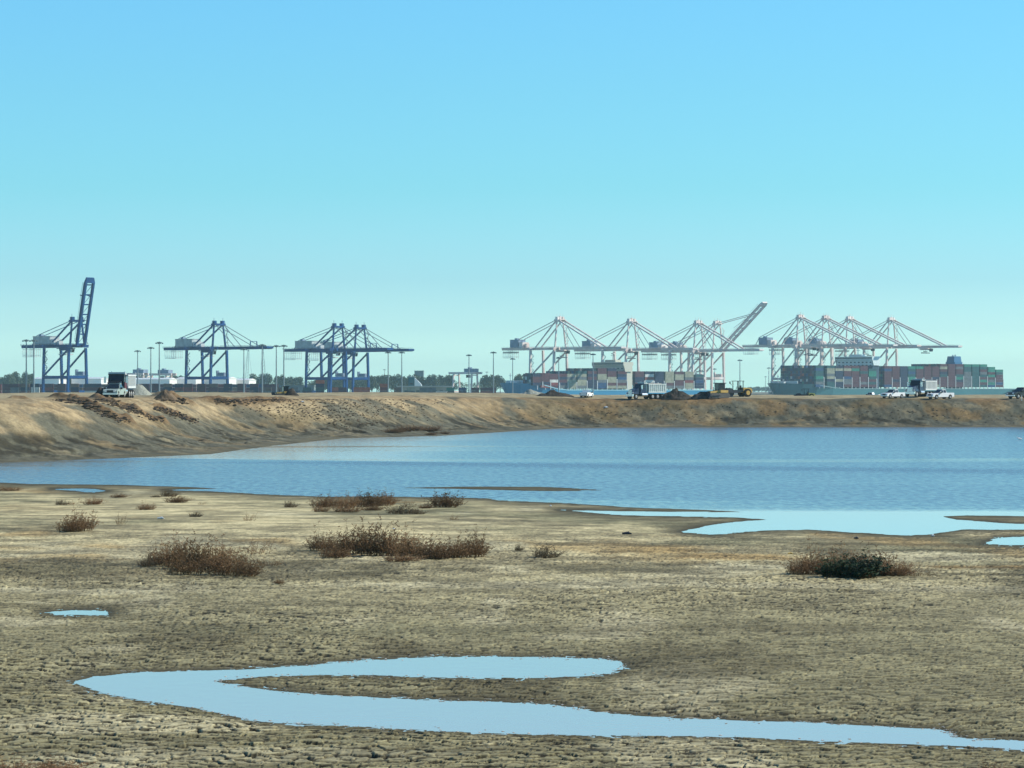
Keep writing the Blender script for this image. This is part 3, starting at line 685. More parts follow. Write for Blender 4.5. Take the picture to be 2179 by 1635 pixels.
    for sy in (-1, 1): b.prism([(tt-1.0, bz1-3.2), (tt+bw_-1, bz1-3.2), (tt+bw_-1, bz1-9), (tt+1, bz1-9)][::1], sy*beam/2-.3 if sy > 0 else -beam/2, sy*beam/2 if sy > 0 else -beam/2+.3)
    b.box(tt+2, tt+bw_-2, -hw*.35, hw*.35, bz1, bz1+2.2)
    sp = b.build('superstructure', full, root)
    if bz1 > 40: b = MB(); b.box(tt+.5, tt+bw_-.5, -hw, hw, zdeck, 33.39); b.build('accommodation_block', M['slate_dark'], root)
    for kk in range(2):
        for j in range(int(hw*2/5.0)): b = MB(); b.box(tt-.08, tt-.02, -hw+.8+j*5, -hw+3.0+j*5, bz1-6.6-kk*3, bz1-5.4-kk*3); b.build('window', M['win'], sp)
        for j in range(3): b = MB(); b.box(tt+1.2+j*3, tt+2.2+j*3, -hw-.08, -hw-.02, bz1-6.6-kk*3, bz1-5.4-kk*3); b.build('window', M['win'], sp)
    b = MB(); b.box(tt-1.6, tt-1.52, -beam/2+.6, beam/2-.6, bz1-2.2, bz1-1.0)
    b.build('bridge_window', M['win'], sp)
    b = MB(); b.tube((tt+bw_/2, 0, bz1+1.6), (tt+bw_/2, 0, bz1+10), .5, .25); b.box(tt+bw_/2-.3, tt+bw_/2+.3, -2.6, 2.6, bz1+6, bz1+6.4); b.box(tt+bw_/2-1, tt+bw_/2+1, -1.4, 1.4, bz1+7.6, bz1+8.4); b.build('radar_mast', M['pale'], root)
    fx_, fw_, fz, fm = funnel; tt = along(fx_, off)-t0
    b = MB(); b.box(tt, tt+fw_, -6, 6, zdeck, fz-6); b.hexa([(tt,-5,fz-6),(tt+fw_,-5,fz-6),(tt+fw_,5,fz-6),(tt,5,fz-6),(tt+1.2,-4.4,fz),(tt+fw_-.6,-4.4,fz),(tt+fw_-.6,4.4,fz),(tt+1.2,4.4,fz)])
    b.tube((tt+fw_*.5, -1.5, fz), (tt+fw_*.5, -1.5, fz+1.8), .6); b.tube((tt+fw_*.5, 1.5, fz), (tt+fw_*.5, 1.5, fz+1.6), .6); b.build('funnel', fm, root)
    return root
NCON = [0]; OVER = []
g1 = 'containers on the blue-hulled ship'; g2 = 'containers on the green-hulled ship'
def zt(py, px): return PZ(py, 2980+.3*(px-1200)*.9)
A_ = [None]*3
bay1 = [(1134,4,12.6,['navy','maroon','maroon','navy']),(1151,5,10.6,['red','navy','maroon','maroon','maroon']),(1170,5,10.0,['maroon','red','white','maroon','maroon']),(1188,5,10.0,['grey','navy','maroon','navy','maroon']),
 (1207,5,10.0,['beige','beige','beige','grey','beige']),(1229,6,10.0,['grey','beige','beige','grey','beige','teal']),(1251,6,10.0,['navy','navy','navy','maroon','navy','maroon']),
 (1272,7,10.0,['blue','blue','grey','beige','beige','maroon','maroon']),(1293,7,10.0,['beige','maroon','beige','beige','maroon','maroon','navy']),(1315,6,10.0,['beige','maroon','grey','blue','navy','maroon']),
 (1352,6,10.0,['maroon','red','navy','navy','maroon','maroon']),(1373,6,10.0,['beige','grey','white','red','white','navy']),(1394,6,10.0,['navy']*6),(1416,6,10.0,['grey','maroon','beige','beige','beige','beige']),(1437,6,10.0,['grey','maroon','maroon','beige','beige','maroon']),(1458,6,10.0,['beige','beige','red','grey','beige','beige']),(1480,5,10.0,['navy','navy','blue','navy','teal'])]
ship('container ship with a bright blue hull moored under the left group of white cranes', 'blue-hulled', 28, 40, 1071, 1516, 8.9, 14.6, (.02,.20,.34), (.25,.50,.55), bay1, g1, 3, ['maroon','navy','navy','beige','grey','maroon','red','teal'],
     (1329, 12, 0, 34.5, mat('cream_superstructure', (.52,.51,.40), .6)), (1300, 12, 33, M['pale']), (0,0,0,0,-1))
px2 = [1736,1760,1778,1796,1813,1831,1849]+[1882,1899,1916,1933,1950,1967,1984,2001,2018,2035,2052,2069,2086,2103,2120]
ti2 = [8,8,8,8,8,8,7]+[8,8,8,8,8,8,8,9,9,9,9,9,9,8,7]
rr = random.Random(11); bay2 = []
for a_, b_ in zip(px2, ti2):
    main = rr.choice(['maroon','maroon','maroon','teal','navy','maroon','grey']); cl = [main if rr.random() < .62 else rr.choice(['maroon','green','teal','grey','beige','navy','blue']) for _ in range(b_)]
    if a_ > 2040: cl[-1] = 'green'; cl[-2] = rr.choice(['green','teal'])
    bay2.append((a_, b_, 11.6, cl))
ship('long container ship with a teal green hull moored under the right group of cranes', 'green-hulled', 31, 48, 1643, 2136, 10.3, 15.0, (.025,.13,.14), (.16,.27,.27), bay2, g2, 8, ['navy','navy','teal','maroon','navy','blue'],
     (1858, 12, 0, 42.5, mat('grey_superstructure', (.62,.72,.68), .6)), (2022, 13, 44.0, mat('blue_funnel', (.02,.13,.26), .5)), (0,0,0,-1))
if OVER:
    b = MB(); names = list(CC)
    for col, x, y, z, rz in OVER:
        ca, sa = math.cos(rz), math.sin(rz); b.m = names.index(col)
        q = [(x+ca*u-sa*v, y+sa*u+ca*v) for u, v in ((0,0),(12.2,0),(12.2,2.44),(0,2.44))]
        b.hexa([(*p, z) for p in q]+[(*p, z+2.6) for p in q])
    b.m = 0; tag(b.build('shipping_containers', [CM[k] for k in names]), 'further containers along the side of the green-hulled ship towards its stern', 'containers', None, 'stuff')

# ------------------------------------------------------------------ terminal yard: stacks, sheds, masts
GT = 5.05
gY = 'containers stacked in the yard at the left terminal'
yard = [ # px of left edge, Y, rotation, colours from the ground up
 (22,2330,0,['grey','grey']),(44,2330,0,['maroon','navy']),(66,2320,0,['white','white']),(96,2340,0,['maroon','red']),(122,2340,0,['blue','maroon']),(150,2320,0,['maroon','navy']),(180,2330,0,['white','maroon']),(300,2350,0,['maroon','maroon']),
 (322,2300,0,['navy','maroon']),(348,2310,0,['grey','navy']),(372,2340,0,['teal','red']),(392,2330,0,['maroon','red']),(420,2340,0,['maroon','maroon']),(446,2320,0,['brown','maroon']),(476,2330,0,['maroon','navy']),(505,2320,0,['red','maroon']),(532,2330,0,['navy','navy']),
 (560,2360,0,['grey','brown']),(588,2350,0,['brown','brown']),(618,2360,0,['blue','grey']),(645,2330,0,['navy','teal']),(672,2330,0,['navy','teal','navy','orange']),(706,2330,0,['red','orange']),(720,2370,.0,['maroon','maroon']),(752,2340,0,['orange','orange']),(808,2330,0,['maroon','red','orange']),(838,2360,0,['brown','brown']),
 (866,2400,0,['grey','beige']),(893,2400,0,['grey','grey']),(950,2450,0,['teal','green']),(976,2450,0,['navy','blue']),(1003,2450,0,['maroon','maroon']),(1022,2450,0,['red','maroon'])]
def YN(i): return nth(i) if i < 30 else ['thirty-first','thirty-second','thirty-third','thirty-fourth','thirty-fifth','thirty-sixth','thirty-seventh','thirty-eighth'][i-30]
yard.sort()
for i, (px, Y, rz, cl) in enumerate(yard):
    gap = (yard[i+1][0]-px) if i+1 < len(yard) else 99
    L_ = 12.2 if gap >= 12.4*F/Y else 6.06
    if gap < 6.1*F/Y: Y = Y+60
    if px < 560: cl = cl+[['maroon','brown','navy','maroon'][i % 4]]
    for k, col in enumerate(cl):
        pos = 'at the bottom' if k == 0 else ('on top' if k == len(cl)-1 else ORD[k]+' up')
        container(col, (PX(px, Y), Y, GT+k*2.66), rz, f'{CNAME[col]} container {pos} of the {YN(i)} terminal yard stack from the left', gY, L_)
# the rows behind, past the three hundred containers built one by one: one object
b = MB(); names = list(CC); rg = random.Random(5); px = -30
while px < 560:
    Y = 2480+rg.uniform(-15, 25); col = rg.choice(['maroon','maroon','maroon','brown','navy','red','grey','maroon','teal'])
    for k in range(3):
        if rg.random() < .5: col = rg.choice(['maroon','maroon','brown','navy','red','blue'])
        b.m = names.index(col); x = PX(px, Y); b.box(x, x+12.2, Y, Y+2.44, GT+k*2.66, GT+k*2.66+2.6)
        for q in range(14): b.box(x+.4+q*.84, x+.8+q*.84, Y-.05, Y, GT+k*2.66+.15, GT+k*2.66+2.45)
    px += 12.2*F/Y+rg.choice((.8, 1.2, 2.5))
b.m = 0; tag(b.build('shipping_containers', [CM[k] for k in names]), 'long dark reddish wall of stacked containers in front of the white sheds', 'containers', None, 'stuff')
# long white-roofed sheds catching the sun
gS = 'long white-roofed sheds behind the left terminal'
for i, (x0, x1, zt_, lab) in enumerate([(72,132,9.5,'short white-roofed shed behind the crane with the raised boom'),(152,222,9.5,'white-roofed shed just left of the dark dump truck'),(282,368,9.0,'white-roofed shed between the dump truck and the lone blue crane'),(376,420,9.6,'short white-roofed shed at the left legs of the lone blue crane'),(426,492,9.8,'brightest white-roofed shed between the legs of the lone blue crane'),(497,532,8.4,'low white-roofed shed right of the lone blue crane')]):
    zt_ += 2.4; Y = 2750; X0, X1 = PX(x0, Y), PX(x1, Y); r = thing('shed', lab, 'shed', (X0, Y, GT), R(-38), gS); L = (X1-X0)/math.cos(R(38)) 
    b = MB(); b.box(0, L, 0, 9, 0, zt_+1.0); w_ = b.build('wall', M['roofw'], r)
    b = MB(); b.hexa([(-.4,-.5,zt_+1.0),(L+.4,-.5,zt_+1.0),(L+.4,9.5,zt_+1.0),(-.4,9.5,zt_+1.0),(-.4,-.5,zt_+1.3),(L+.4,-.5,zt_+1.3),(L+.4,4.5,zt_+2.6),(-.4,4.5,zt_+2.6)])
    b.build('roof', M['roofw'], r)
    for k in range(int(L/9)): b = MB(); b.box(2+k*9, 6+k*9, -.12, -.02, 0, 4.2); b.build('door', M['slate'], w_)
def block(name, label, px0, px1, py, Y, depth, m, mr_=None, wins=0, rz=0, group=None):
    X0, X1 = PX(px0, Y), PX(px1, Y); h = PZ(py, Y)-GT; L = X1-X0
    r = thing(name, label, 'building', (X0, Y, GT), rz, group)
    b = MB(); b.box(0, L, 0, depth, 0, h); w_ = b.build('wall', m, r)
    b = MB(); b.box(-.5, L+.5, -.5, depth+.5, h+.003, h+.6); b.build('roof', mr_ or m, r)
    if wins:
        for z in range(1, max(2, int(h/3.5))):
            for k in range(min(14, int(L/5))): b = MB(); b.box(1.2+k*L/14 if L > 70 else 1.2+k*5, 4.0+k*L/14 if L > 70 else 4.0+k*5, -.06, -.01, z*3.3-1.6, z*3.3-.2); b.build('window', M['win'], w_)
    return r
block('low_building', 'long low pale building with a flat white roof left of the blue-hulled ship', 845, 962, 823, 2700, 20, M['wallt'], M['wallw'], 1)
block('low_building', 'grey low building behind the gap right of the lone blue crane', 540, 668, 821.5, 2700, 20, M['wallg'], M['wallg'], 1)
block('annex_building', 'low grey shed in front of the long pale building', 895, 950, 834, 2420, 10, M['wallw'], M['wallw'])
block('tower_block', 'dark blocky tower standing on the wooded skyline', 882, 901, 790, 3900, 25, M['wallg'], M['wallg'], 1)
block('office_building', 'teal fronted box building beside the slanted white wall', 869, 882, 803, 2800, 12, M['teal'], M['wallw'], 1)
r = thing('sloped_building', 'white building with a slanted roof edge next to the teal box', 'building', (PX(882, 2790), 2790, GT), 0)
b = MB(); s_ = 2790/F; b.prism([(0,0),(17*s_,0),(17*s_,11*s_+1.2),(13*s_,22*s_),(1*s_,34*s_),(0,34*s_)], 0, 14); w_ = b.build('wall', M['roofw'], r)
b = MB(); b.box(3*s_, 15*s_, -.08, -.02, 3, 5); b.build('window', M['win'], w_)

# rubber-tyred and rail yard gantries
def gantry(label, px, Y, span, h, rz, m, trm, group):
    r = thing('yard_gantry_crane', label, 'crane', (PX(px, Y), Y, GT), rz, group)
    for xx in (0, span):
        for yy in (-5, 5):
            b = MB(); b.bar((xx, yy, 1), (xx, yy*.8, h), 1.3); b.tube((xx-.4, yy, .8), (xx+.4, yy, .8), .8, n=10); b.build('leg', m, r)
        b = MB(); b.bar((xx, -5, 2), (xx, 5, 2), 1.2); b.build('sill_beam', m, r); b = MB(); b.bar((xx, -4.2, h-1), (xx, 4.2, h-1), 1.0); b.build('end_beam', m, r)
    b = MB()
    for yy in (-3.6, 3.6): b.box(-6, span+6, yy-.7, yy+.7, h, h+2.0)
    b.build('main_beam', m, r)
    b = MB(); b.box(span*.55, span*.55+12, -3.5, 3.5, h+2.0, h+5.2); b.box(span*.55+3, span*.55+6, -1.5, 1.5, h+5.2, h+6.4); b.build('trolley', trm, r)
    b = MB(); b.box(span*.55+1, span*.55+4, -1.5, 1.5, h-3.4, h-.6); b.build('operator_cab', M['dark'], r)
    return r
gG = 'white yard gantry cranes behind the left terminal'
gantry('white yard gantry crane nearest the dark dump truck', 273, 2900, 14, 17, R(-30), M['white_steel'], M['slate'], gG)
gantry('white yard gantry crane just left of the lone blue crane', 318, 2950, 22, 17, R(-30), M['white_steel'], M['slate'], gG)
gantry('large white gantry crane standing alone left of the blue-hulled ship', 971, 3000, 22, 18.5, R(-38), M['white_steel'], M['slate'], gG)

# floodlight masts
def mast(px, ytop, label, m=M['pole'], Y=None):
    Y = Y or 27.0*F/(843-ytop); h = PZ(ytop, Y)-GT
    r = thing('floodlight_mast', label, 'light mast', (PX(px, Y), Y, GT), 0, 'tall floodlight masts around the terminal')
    b = MB(); b.tube((0,0,0), (0,0,h), .42, .22, 8); b.build('pole', m, r)
    b = MB(); b.tube((0,0,h-.7), (0,0,h-.3), 1.1, 1.4, 10)
    b.build('lamp_ring', m, r)
    for k in range(4):
        a = k*math.pi/2+.4; l = MB(); l.box(math.cos(a)*1.6-.4, math.cos(a)*1.6+.4, math.sin(a)*1.6-.4, math.sin(a)*1.6+.4, h-1.2, h-.6); l.build('lamp', m, r)
for px, yt, lab in [(56,722,'thin light mast behind the rear end of the boom-up blue crane, left one'),(72,722,'thin light mast behind the rear end of the boom-up blue crane, right one'),(293,745,'short thin light mast left of the tall ones by the lone blue crane'),(321,738,'middle light mast of three left of the lone blue crane'),
 (339,727,'tall light mast immediately left of the lone blue crane'),(519,741,'thin light mast under the boom of the lone blue crane'),(558,732,'light mast at the boom tip of the lone blue crane'),(588,734,'left of two light masts between the blue cranes'),(604,733.5,'right of two light masts beside the rear end of the blue pair'),
 (826,748,'thin light mast under the boom of the blue pair'),(855,748,'light mast under the boom tip of the blue pair'),(998,754,'light mast above the large white gantry'),(1050,748,'light mast left of the white cranes'),(1091,762,'light mast under the rear of the leftmost white crane'),
 (1189,760,'short light mast between the legs of the leftmost white crane'),(1262,752,'light mast behind the middle of the blue-hulled ship'),(1521,784,'short light mast beside the stern of the blue-hulled ship'),(1574.5,765,'light mast in the gap above the soil compactor'),(1629,801,'faint short light mast left of the green-hulled ship'),(1636,782,'faint tall light mast left of the green-hulled ship')]:
    mast(px, yt, lab)
for px, yt, lab in [(818,786,'tiny distant light mast on the wooded skyline by the blue pair'),(1036,791,'tiny distant light mast right of the large white gantry')]: mast(px, yt, lab, Y=4200)
# lattice derricks beyond the lone blue crane
def derrick(px, Y, yt, lab, lean):
    h = PZ(yt, Y)-GT; r = thing('lattice_derrick', lab, 'crane', (PX(px, Y), Y, GT), 0, 'thin lattice derricks beyond the lone blue crane')
    b = MB(); n = 14
    for k in range(n):
        z0, z1 = h*k/n, h*(k+1)/n; w0, w1 = 1.6*(1-.6*k/n), 1.6*(1-.6*(k+1)/n); c0, c1 = lean*z0, lean*z1
        for s in (-1, 1): b.bar((c0+s*w0, 0, z0), (c1+s*w1, 0, z1), .3)
        b.bar((c0-w0, 0, z0), (c1+w1, 0, z1), .2)
    b.build('lattice_boom', M['pole'], r)
    b = MB(); b.bar((lean*h, 0, h), (lean*h+5, 0, 8), .15); b.bar((lean*h, 0, h), (-6, 0, 3), .15); b.box(-7, 2, -2, 2, 0, 3.2); b.build('cab_and_stays', M['slate'], r)
derrick(523, 3300, 744, 'lattice derrick leaning slightly, left of the two beyond the lone blue crane', .06)
derrick(563, 3300, 742, 'lattice derrick standing upright under the boom tip of the lone blue crane', -.04)

# ------------------------------------------------------------------ far trees
def tree_proto(seed, cone=False):
    rg = random.Random(seed); r = thing('broadleaf_tree', 'tree', 'tree')
    b = MB(); b.tube((0,0,0), (0,0,5), .35, .22, 6)
    for k in range(4): a = k*1.6+rg.random(); b.tube((0,0,3+k*.5), (math.cos(a)*2.4, math.sin(a)*2.4, 7), .16, .06, 5)
    b.build('trunk', M_BARK, r)
    b = MB(); cl = [(rg.uniform(-3.4,3.4), rg.uniform(-3.4,3.4), rg.uniform(3.2,9.5), rg.uniform(1.3,2.6)) for _ in range(20)]
    for cx, cy, cz, cr_ in cl:
        k_ = 1-max(0, (cz-6)/7); cx *= k_; cy *= k_
        for _ in range(60):
            th = rg.uniform(0, 2*math.pi); ph = math.acos(rg.uniform(-1, 1)); rr_ = cr_*rg.uniform(.6, 1.05)
            p = Vector((cx+rr_*math.sin(ph)*math.cos(th), cy+rr_*math.sin(ph)*math.sin(th), cz+rr_*math.cos(ph)))
            s = rg.uniform(.25, .6); u = Vector((rg.uniform(-1,1), rg.uniform(-1,1), rg.uniform(-1,1))).normalized(); v = u.orthogonal().normalized()
            b.m = rg.choice((0,0,1)); b.quad(p-u*s, p-v*s*.8, p+u*s, p+v*s*.8)
    b.m = 0; b.build('crown', M_LEAF, r); return r
M_BARK = mat('tree_bark', (.10,.08,.06), .9); M_LEAF = [mat('tree_leaf', (.045,.075,.035), .8), mat('tree_leaf_light', (.10,.115,.05), .8)]
protos = [tree_proto(s) for s in (1, 2, 3)]; used = [False]*3; ti = 0
gTr = 'trees on the far skyline behind the port'
sk = [(0,70,785,806,11,'at the left edge behind the boom-up crane'),(75,108,800,812,13,'left of the boom-up crane legs'),(128,225,800,812,14,'between the boom-up crane and the dump truck'),(296,316,797,800,18,'behind the yard gantries'),(352,394,798,806,14,'left of the lone blue crane'),(490,530,806,808,13,'right of the lone blue crane legs'),(534,574,791,800,14,'in the clump right of the lone blue crane'),
 (584,640,797,803,15,'between the lone blue crane and the pair'),(668,780,803,806,16,'behind the legs of the blue pair'),(786,850,797,800,12,'right of the blue pair'),(850,965,796,802,12,'around the dark tower block'),(1026,1070,797,800,12,'left of the blue-hulled ship'),(1100,1112,796,797,14,'behind the bow of the blue-hulled ship'),(1592,1642,822,826,9,'in the gap between the two ships'),(2138,2185,829,832,9,'right of the green-hulled ship')]
for x0, x1, y0, y1, st_, lab in sk:
    n = max(1, int((x1-x0)/st_)); rg = random.Random(x0)
    for k in range(n+1):
        px = x0+(x1-x0)*(k+.5)/(n+1); yt = rg.uniform(y0, y1); Y = (3500 if x0 < 1500 else 6500)+rg.uniform(-150, 250)
        sc_h = (PZ(yt, Y)-4.5)/11.0; sc_w = max(.9, st_*Y/F/5.2)*rg.uniform(.9, 1.25)
        L_ = f'{nth(k)} dark tree {lab}'
        j = ti % 3; ti += 1; loc = (PX(px, Y), Y, 4.5); rz = rg.uniform(0, 6); scl = (sc_w, sc_w, sc_h)
        if not used[j]:
            used[j] = True; index_kids(protos[j]); o = protos[j]; o.location = loc; o.rotation_euler = (0,0,rz); o.scale = scl; o['label'] = L_; o['group'] = gTr
        else: clone(protos[j], loc, rz, L_, gTr, scl)

rg = random.Random(21); b = MB()
for k in range(330):
    px = rg.uniform(-60, 1075); Y = rg.uniform(3750, 4050); x = PX(px, Y); top = PZ(809.5+3*math.sin(px*.021)+2.2*math.sin(px*.083)+rg.uniform(-1,1.5), Y); rr_ = rg.uniform(2.2, 4.5)
    for _ in range(46):
        th = rg.uniform(0, 2*math.pi); q = rg.uniform(.5, 1.05); ph = math.acos(rg.uniform(-1, 1))
        p = Vector((x+rr_*1.5*q*math.sin(ph)*math.cos(th), Y+rr_*q*math.sin(ph)*math.sin(th), top-rr_+rr_*q*math.cos(ph)-rg.choice((0,0,3,6)))); s_ = rg.uniform(.4,.9)
        u = Vector((rg.uniform(-1,1), rg.uniform(-1,1), rg.uniform(-1,1))).normalized(); v = u.orthogonal().normalized(); b.m = rg.choice((0,0,1)); b.quad(p-u*s_, p-v*s_, p+u*s_, p+v*s_)
tag(b.build('far_woodland', M_LEAF), 'low continuous woodland along the horizon behind the terminal', 'woodland', None, 'stuff')

# ------------------------------------------------------------------ vehicles and machines on the bank
def wheel(root, x, y, r, w, side, dual=False):
    o = MB(); o.tube((x, y-w/2, r), (x, y+w/2, r), r, n=18); t_ = o.build('wheel', M['rubber'], root)
    o = MB(); yy = y+side*(w/2); o.tube((x, yy-side*.02, r), (x, yy+side*.05, r), r*.58, r*.5, n=14); o.tube((x, yy+side*.05, r), (x, yy+side*.10, r), r*.2, n=10); o.build('rim', M['rim'], t_)
def pickup(label, paint, loc, rz, scale=1.0, group='pickup trucks parked on the bank', nm='pickup_truck', suv=False, cat='pickup truck'):
    r = thing(nm, label, cat, loc, rz, group); r.scale = (scale,)*3
    w = .98         # half width; +x is the front
    b = MB()
    lower = [(-2.95,.55),(-2.95,1.18),(-.75,1.18),(-.75,1.15),(1.25,1.15),(2.75,1.05),(2.95,.9),(2.95,.5)]
    # sills and fenders with wheel arches
    arch = lambda cx: [(cx+.52*math.cos(a), .42+.52*math.sin(a)) for a in [math.pi*k/8 for k in range(9)]]
    prof = [(-2.95,.50),(-2.95,1.20),(-.85,1.22),(1.30,1.20),(2.55,1.12),(2.93,.95),(2.95,.50)]+arch(1.95)+[(1.2,.42)]+arch(-1.85)
    b.prism(prof, -w, w)
    b.build('body', paint, r)
    b = MB(); cx0 = -2.85 if suv else -.95
    b.hexa([(cx0,-w+.03,1.2),(1.15,-w+.03,1.2),(1.15,w-.03,1.2),(cx0,w-.03,1.2),(cx0+.25,-w+.22,1.90),(.25,-w+.22,1.90),(.25,w-.22,1.90),(cx0+.25,w-.22,1.90)])
    b.box(cx0+.2, .3, -w+.2, w-.2, 1.90, 1.95); cb = b.build('cab', paint, r)
    b = MB(); b.quad((1.13,-w+.12,1.27),(1.13,w-.12,1.27),(.33,w-.30,1.87),(.33,-w+.30,1.87)); b.v = [(x+.05, y, z) for x, y, z in b.v]; b.build('windshield', M['glass'], r)
    for s in (-1, 1):
        b = MB(); f = lambda x, z: (x, s*(w-.03-.19*(z-1.2)/.7+.015), z)
        xs = [(-.80,-.05),(.02,.80)] if not suv else [(-2.6,-1.7),(-1.6,-.6),(-.5,.80)]
        for a_, e_ in xs:
            k = .38 if e_ > .5 else 0
            q = [f(a_,1.27), f(e_,1.27), f(e_-k-.02,1.83), f(a_+(.12 if a_ < -.7 else 0),1.83)]; b.quad(*(q if s < 0 else q[::-1]))
        b.build('side_window', M['glass'], r)
        b = MB(); b.box(.75,1.0, s*(w+.02) if s>0 else -w-.28, w+.28 if s>0 else -w-.02, 1.15, 1.42); b.build('mirror', M['kpaint'], r)
        b = MB(); b.box(2.93,3.0, s*.62-.16, s*.62+.16, .80, 1.02); b.build('headlight', M['lens'], r)
        b = MB(); b.box(-2.99,-2.94, s*.84-.08, s*.84+.08, .80, 1.12); b.build('tail_lamp', M['maroon'], r)
        for x in (1.95,-1.85): wheel(r, x, s*(w-.14), .42, .28, s)
    b = MB(); b.box(2.94,2.985,-.44,.44,.70,1.03); b.build('grille', M['kpaint'], r)
    b = MB(); b.box(2.9,3.12,-.98,.98,.42,.64); b.build('bumper', M['chrome'], r)
    if not suv:
        b = MB(); b.box(-2.8,-1.05,-w+.14,w-.14,1.222,1.235); b.box(-2.9,-2.8,-w+.02,w-.02,1.2,1.27); b.box(-2.8,-1,-w+.02,-w+.13,1.2,1.28); b.box(-2.8,-1,w-.13,w-.02,1.2,1.28); b.build('cargo_bed', paint, r)
    b = MB(); b.box(-2.7,2.6,-.5,.5,.3,.5); b.build('underbody', M['rubber'], r)
    return r
def dump_truck(label, cabp, bodyp, loc, rz, bed=(-5.0,.0), cabside=None, raised=0, group='dump trucks on the bank'):
    r = thing('dump_truck', label, 'dump truck', loc, rz, group)   # +x front; front bumper at x=4.4
    b = MB(); b.box(-4.8,3.9,-.45,.45,.75,1.05); b.build('chassis', M['dark'], r)
    b = MB()      # hood
    b.hexa([(2.2,-.95,1.0),(4.1,-.8,1.0),(4.1,.8,1.0),(2.2,.95,1.0),(2.2,-.85,2.15),(4.0,-.65,1.80),(4.0,.65,1.80),(2.2,.85,2.15)])
    for s in (-1,1): b.hexa([(2.6,s*1.2 if s<0 else .8,1.0),(4.1,s*1.2 if s<0 else .8,1.0),(4.1,-.8 if s<0 else 1.2,1.0),(2.6,-.8 if s<0 else 1.2,1.0),(2.8,s*1.15 if s<0 else .8,1.45),(3.9,s*1.15 if s<0 else .8,1.45),(3.9,-.8 if s<0 else 1.15,1.45),(2.8,-.8 if s<0 else 1.15,1.45)])
    b.build('hood', cabp, r)
    b = MB(); b.hexa([(.5,-1.15,1.0),(2.2,-1.15,1.0),(2.2,1.15,1.0),(.5,1.15,1.0),(.55,-1.05,2.95),(1.75,-1.05,2.95),(1.75,1.05,2.95),(.55,1.05,2.95)]); b.box(.5,1.95,-1.1,1.1,2.95,3.05); b.build('cab', cabp, r)
    b = MB(); b.quad((2.13,-.98,2.18),(2.13,.98,2.18),(1.84,.92,2.86),(1.84,-.92,2.86)); b.build('windshield', M['glass'], r)
    for s in (-1,1):
        b = MB(); q=[(.8,s*1.105,2.1),(2.0,s*1.105,2.1),(1.75,s*1.075,2.8),(.85,s*1.075,2.8)]; b.quad(*(q if s<0 else q[::-1])); b.build('side_window', M['glass'], r)
        if cabside:
            b = MB(); b.box(.62,1.95,s*1.15 if s>0 else -1.18,1.18 if s>0 else -1.15,1.05,2.0); b.build('door', cabside, r)
        b = MB(); b.box(2.0,2.15,s*1.5-.14,s*1.5+.14,1.9,2.7); b.bar((2.05,s*1.1,2.5),(2.05,s*1.45,2.5),.05); b.build('mirror', M['chrome'], r)
        b = MB(); b.box(4.1,4.16,s*.95-.18,s*.95+.18,1.15,1.38); b.build('headlight', M['lens'], r)
        b = MB(); b.tube((.35,s*.9,1.2),(.35,s*.9,3.4),.09); b.build('exhaust_stack', M['chrome'], r)
        b = MB(); b.tube((.2,s*.95,.85),(1.7,s*.95,.85),.33,n=14); b.build('fuel_tank', M['chrome'], r)
        wheel(r, 3.35, s*1.0, .53, .34, s)
        for x in (-1.2,-2.6,-4.0): wheel(r, x, s*.95, .53, .55, s)
        b = MB(); b.box(-4.75,-4.7,s*.95-.3,s*.95+.3,.35,.85); b.build('mud_flap', M['rubber'], r)
    b = MB(); b.box(4.1,4.4,-1.2,1.2,.55,1.0); b.build('bumper', M['chrome'], r)
    b = MB(); b.box(4.05,4.12,-.6,.6,1.02,1.75)
    for k in range(6): b.box(4.12,4.15,-.5+k*.2,-.45+k*.2,1.05,1.7)
    b.build('grille', M['chrome'], r)
    x0, x1 = bed; z0 = 1.3
    bd_ = thing('dump_body', None, None, (x0, 0, z0)); bd_.parent = r; bd_.rotation_euler = (0, -raised, 0); L = x1-x0; h = 1.55
    b = MB(); b.box(0,L,-1.22,1.22,0,.14); b.box(L-.1,L,-1.22,1.22,.14,h+.15); b.box(0,L-.1,-1.25,-1.15,.14,h); b.box(0,L-.1,1.15,1.25,.14,h); b.build('bed', bodyp, bd_)
    b = MB(); n = 9
    for s in (-1,1):
        y0, y1 = (-1.36,-1.25) if s<0 else (1.25,1.36)
        for k in range(n): xx=.2+k*(L-.4)/(n-1); b.box(xx-.09,xx+.09,y0,y1,.2,h-.05)
        b.box(0,L,y0,y1,-.05,.2); b.box(0,L,y0,y1,h-.05,h+.12)
    b.build('rib', bodyp, bd_)
    b = MB(); b.box(-.1,0,-1.25,1.25,.05,h+.2); b.box(-.12,.05,-1.36,-1.2,.0,h+.4); b.box(-.12,.05,1.2,1.36,.0,h+.4); b.build('tailgate', bodyp, bd_)
    b = MB(); b.box(L,L+1.1,-1.15,1.15,h+.12,h+.24); b.box(L+.9,L+1.1,-1.15,1.15,h+.24,h+.42); b.build('cab_guard', bodyp, bd_)
    b = MB(); b.tube((.2,0,h+.1),(L-.2,0,h+.1),.12) ; b.build('tarp_roll', M['kpaint'], bd_)
    return r
def put(px, Y, bias=0.0): x = PX(px, Y); return (x, Y, gz(x, Y)+bias)
def crest_y(px, b):          # distance at which the bank at this bearing is b metres in from the water's edge
    j = int(np.argmin(np.abs(cols-px))); ok = np.where(bd_raw[:, j] >= b)[0]; return float(Ys[ok[0]])
def onb(px, b, bias=0.0): return put(px, crest_y(px, b), bias)
pickup('pale silver pickup truck seen from the front, in front of the dark dump truck', M['spaint'], onb(244, 27), R(-90-5), 1.06)
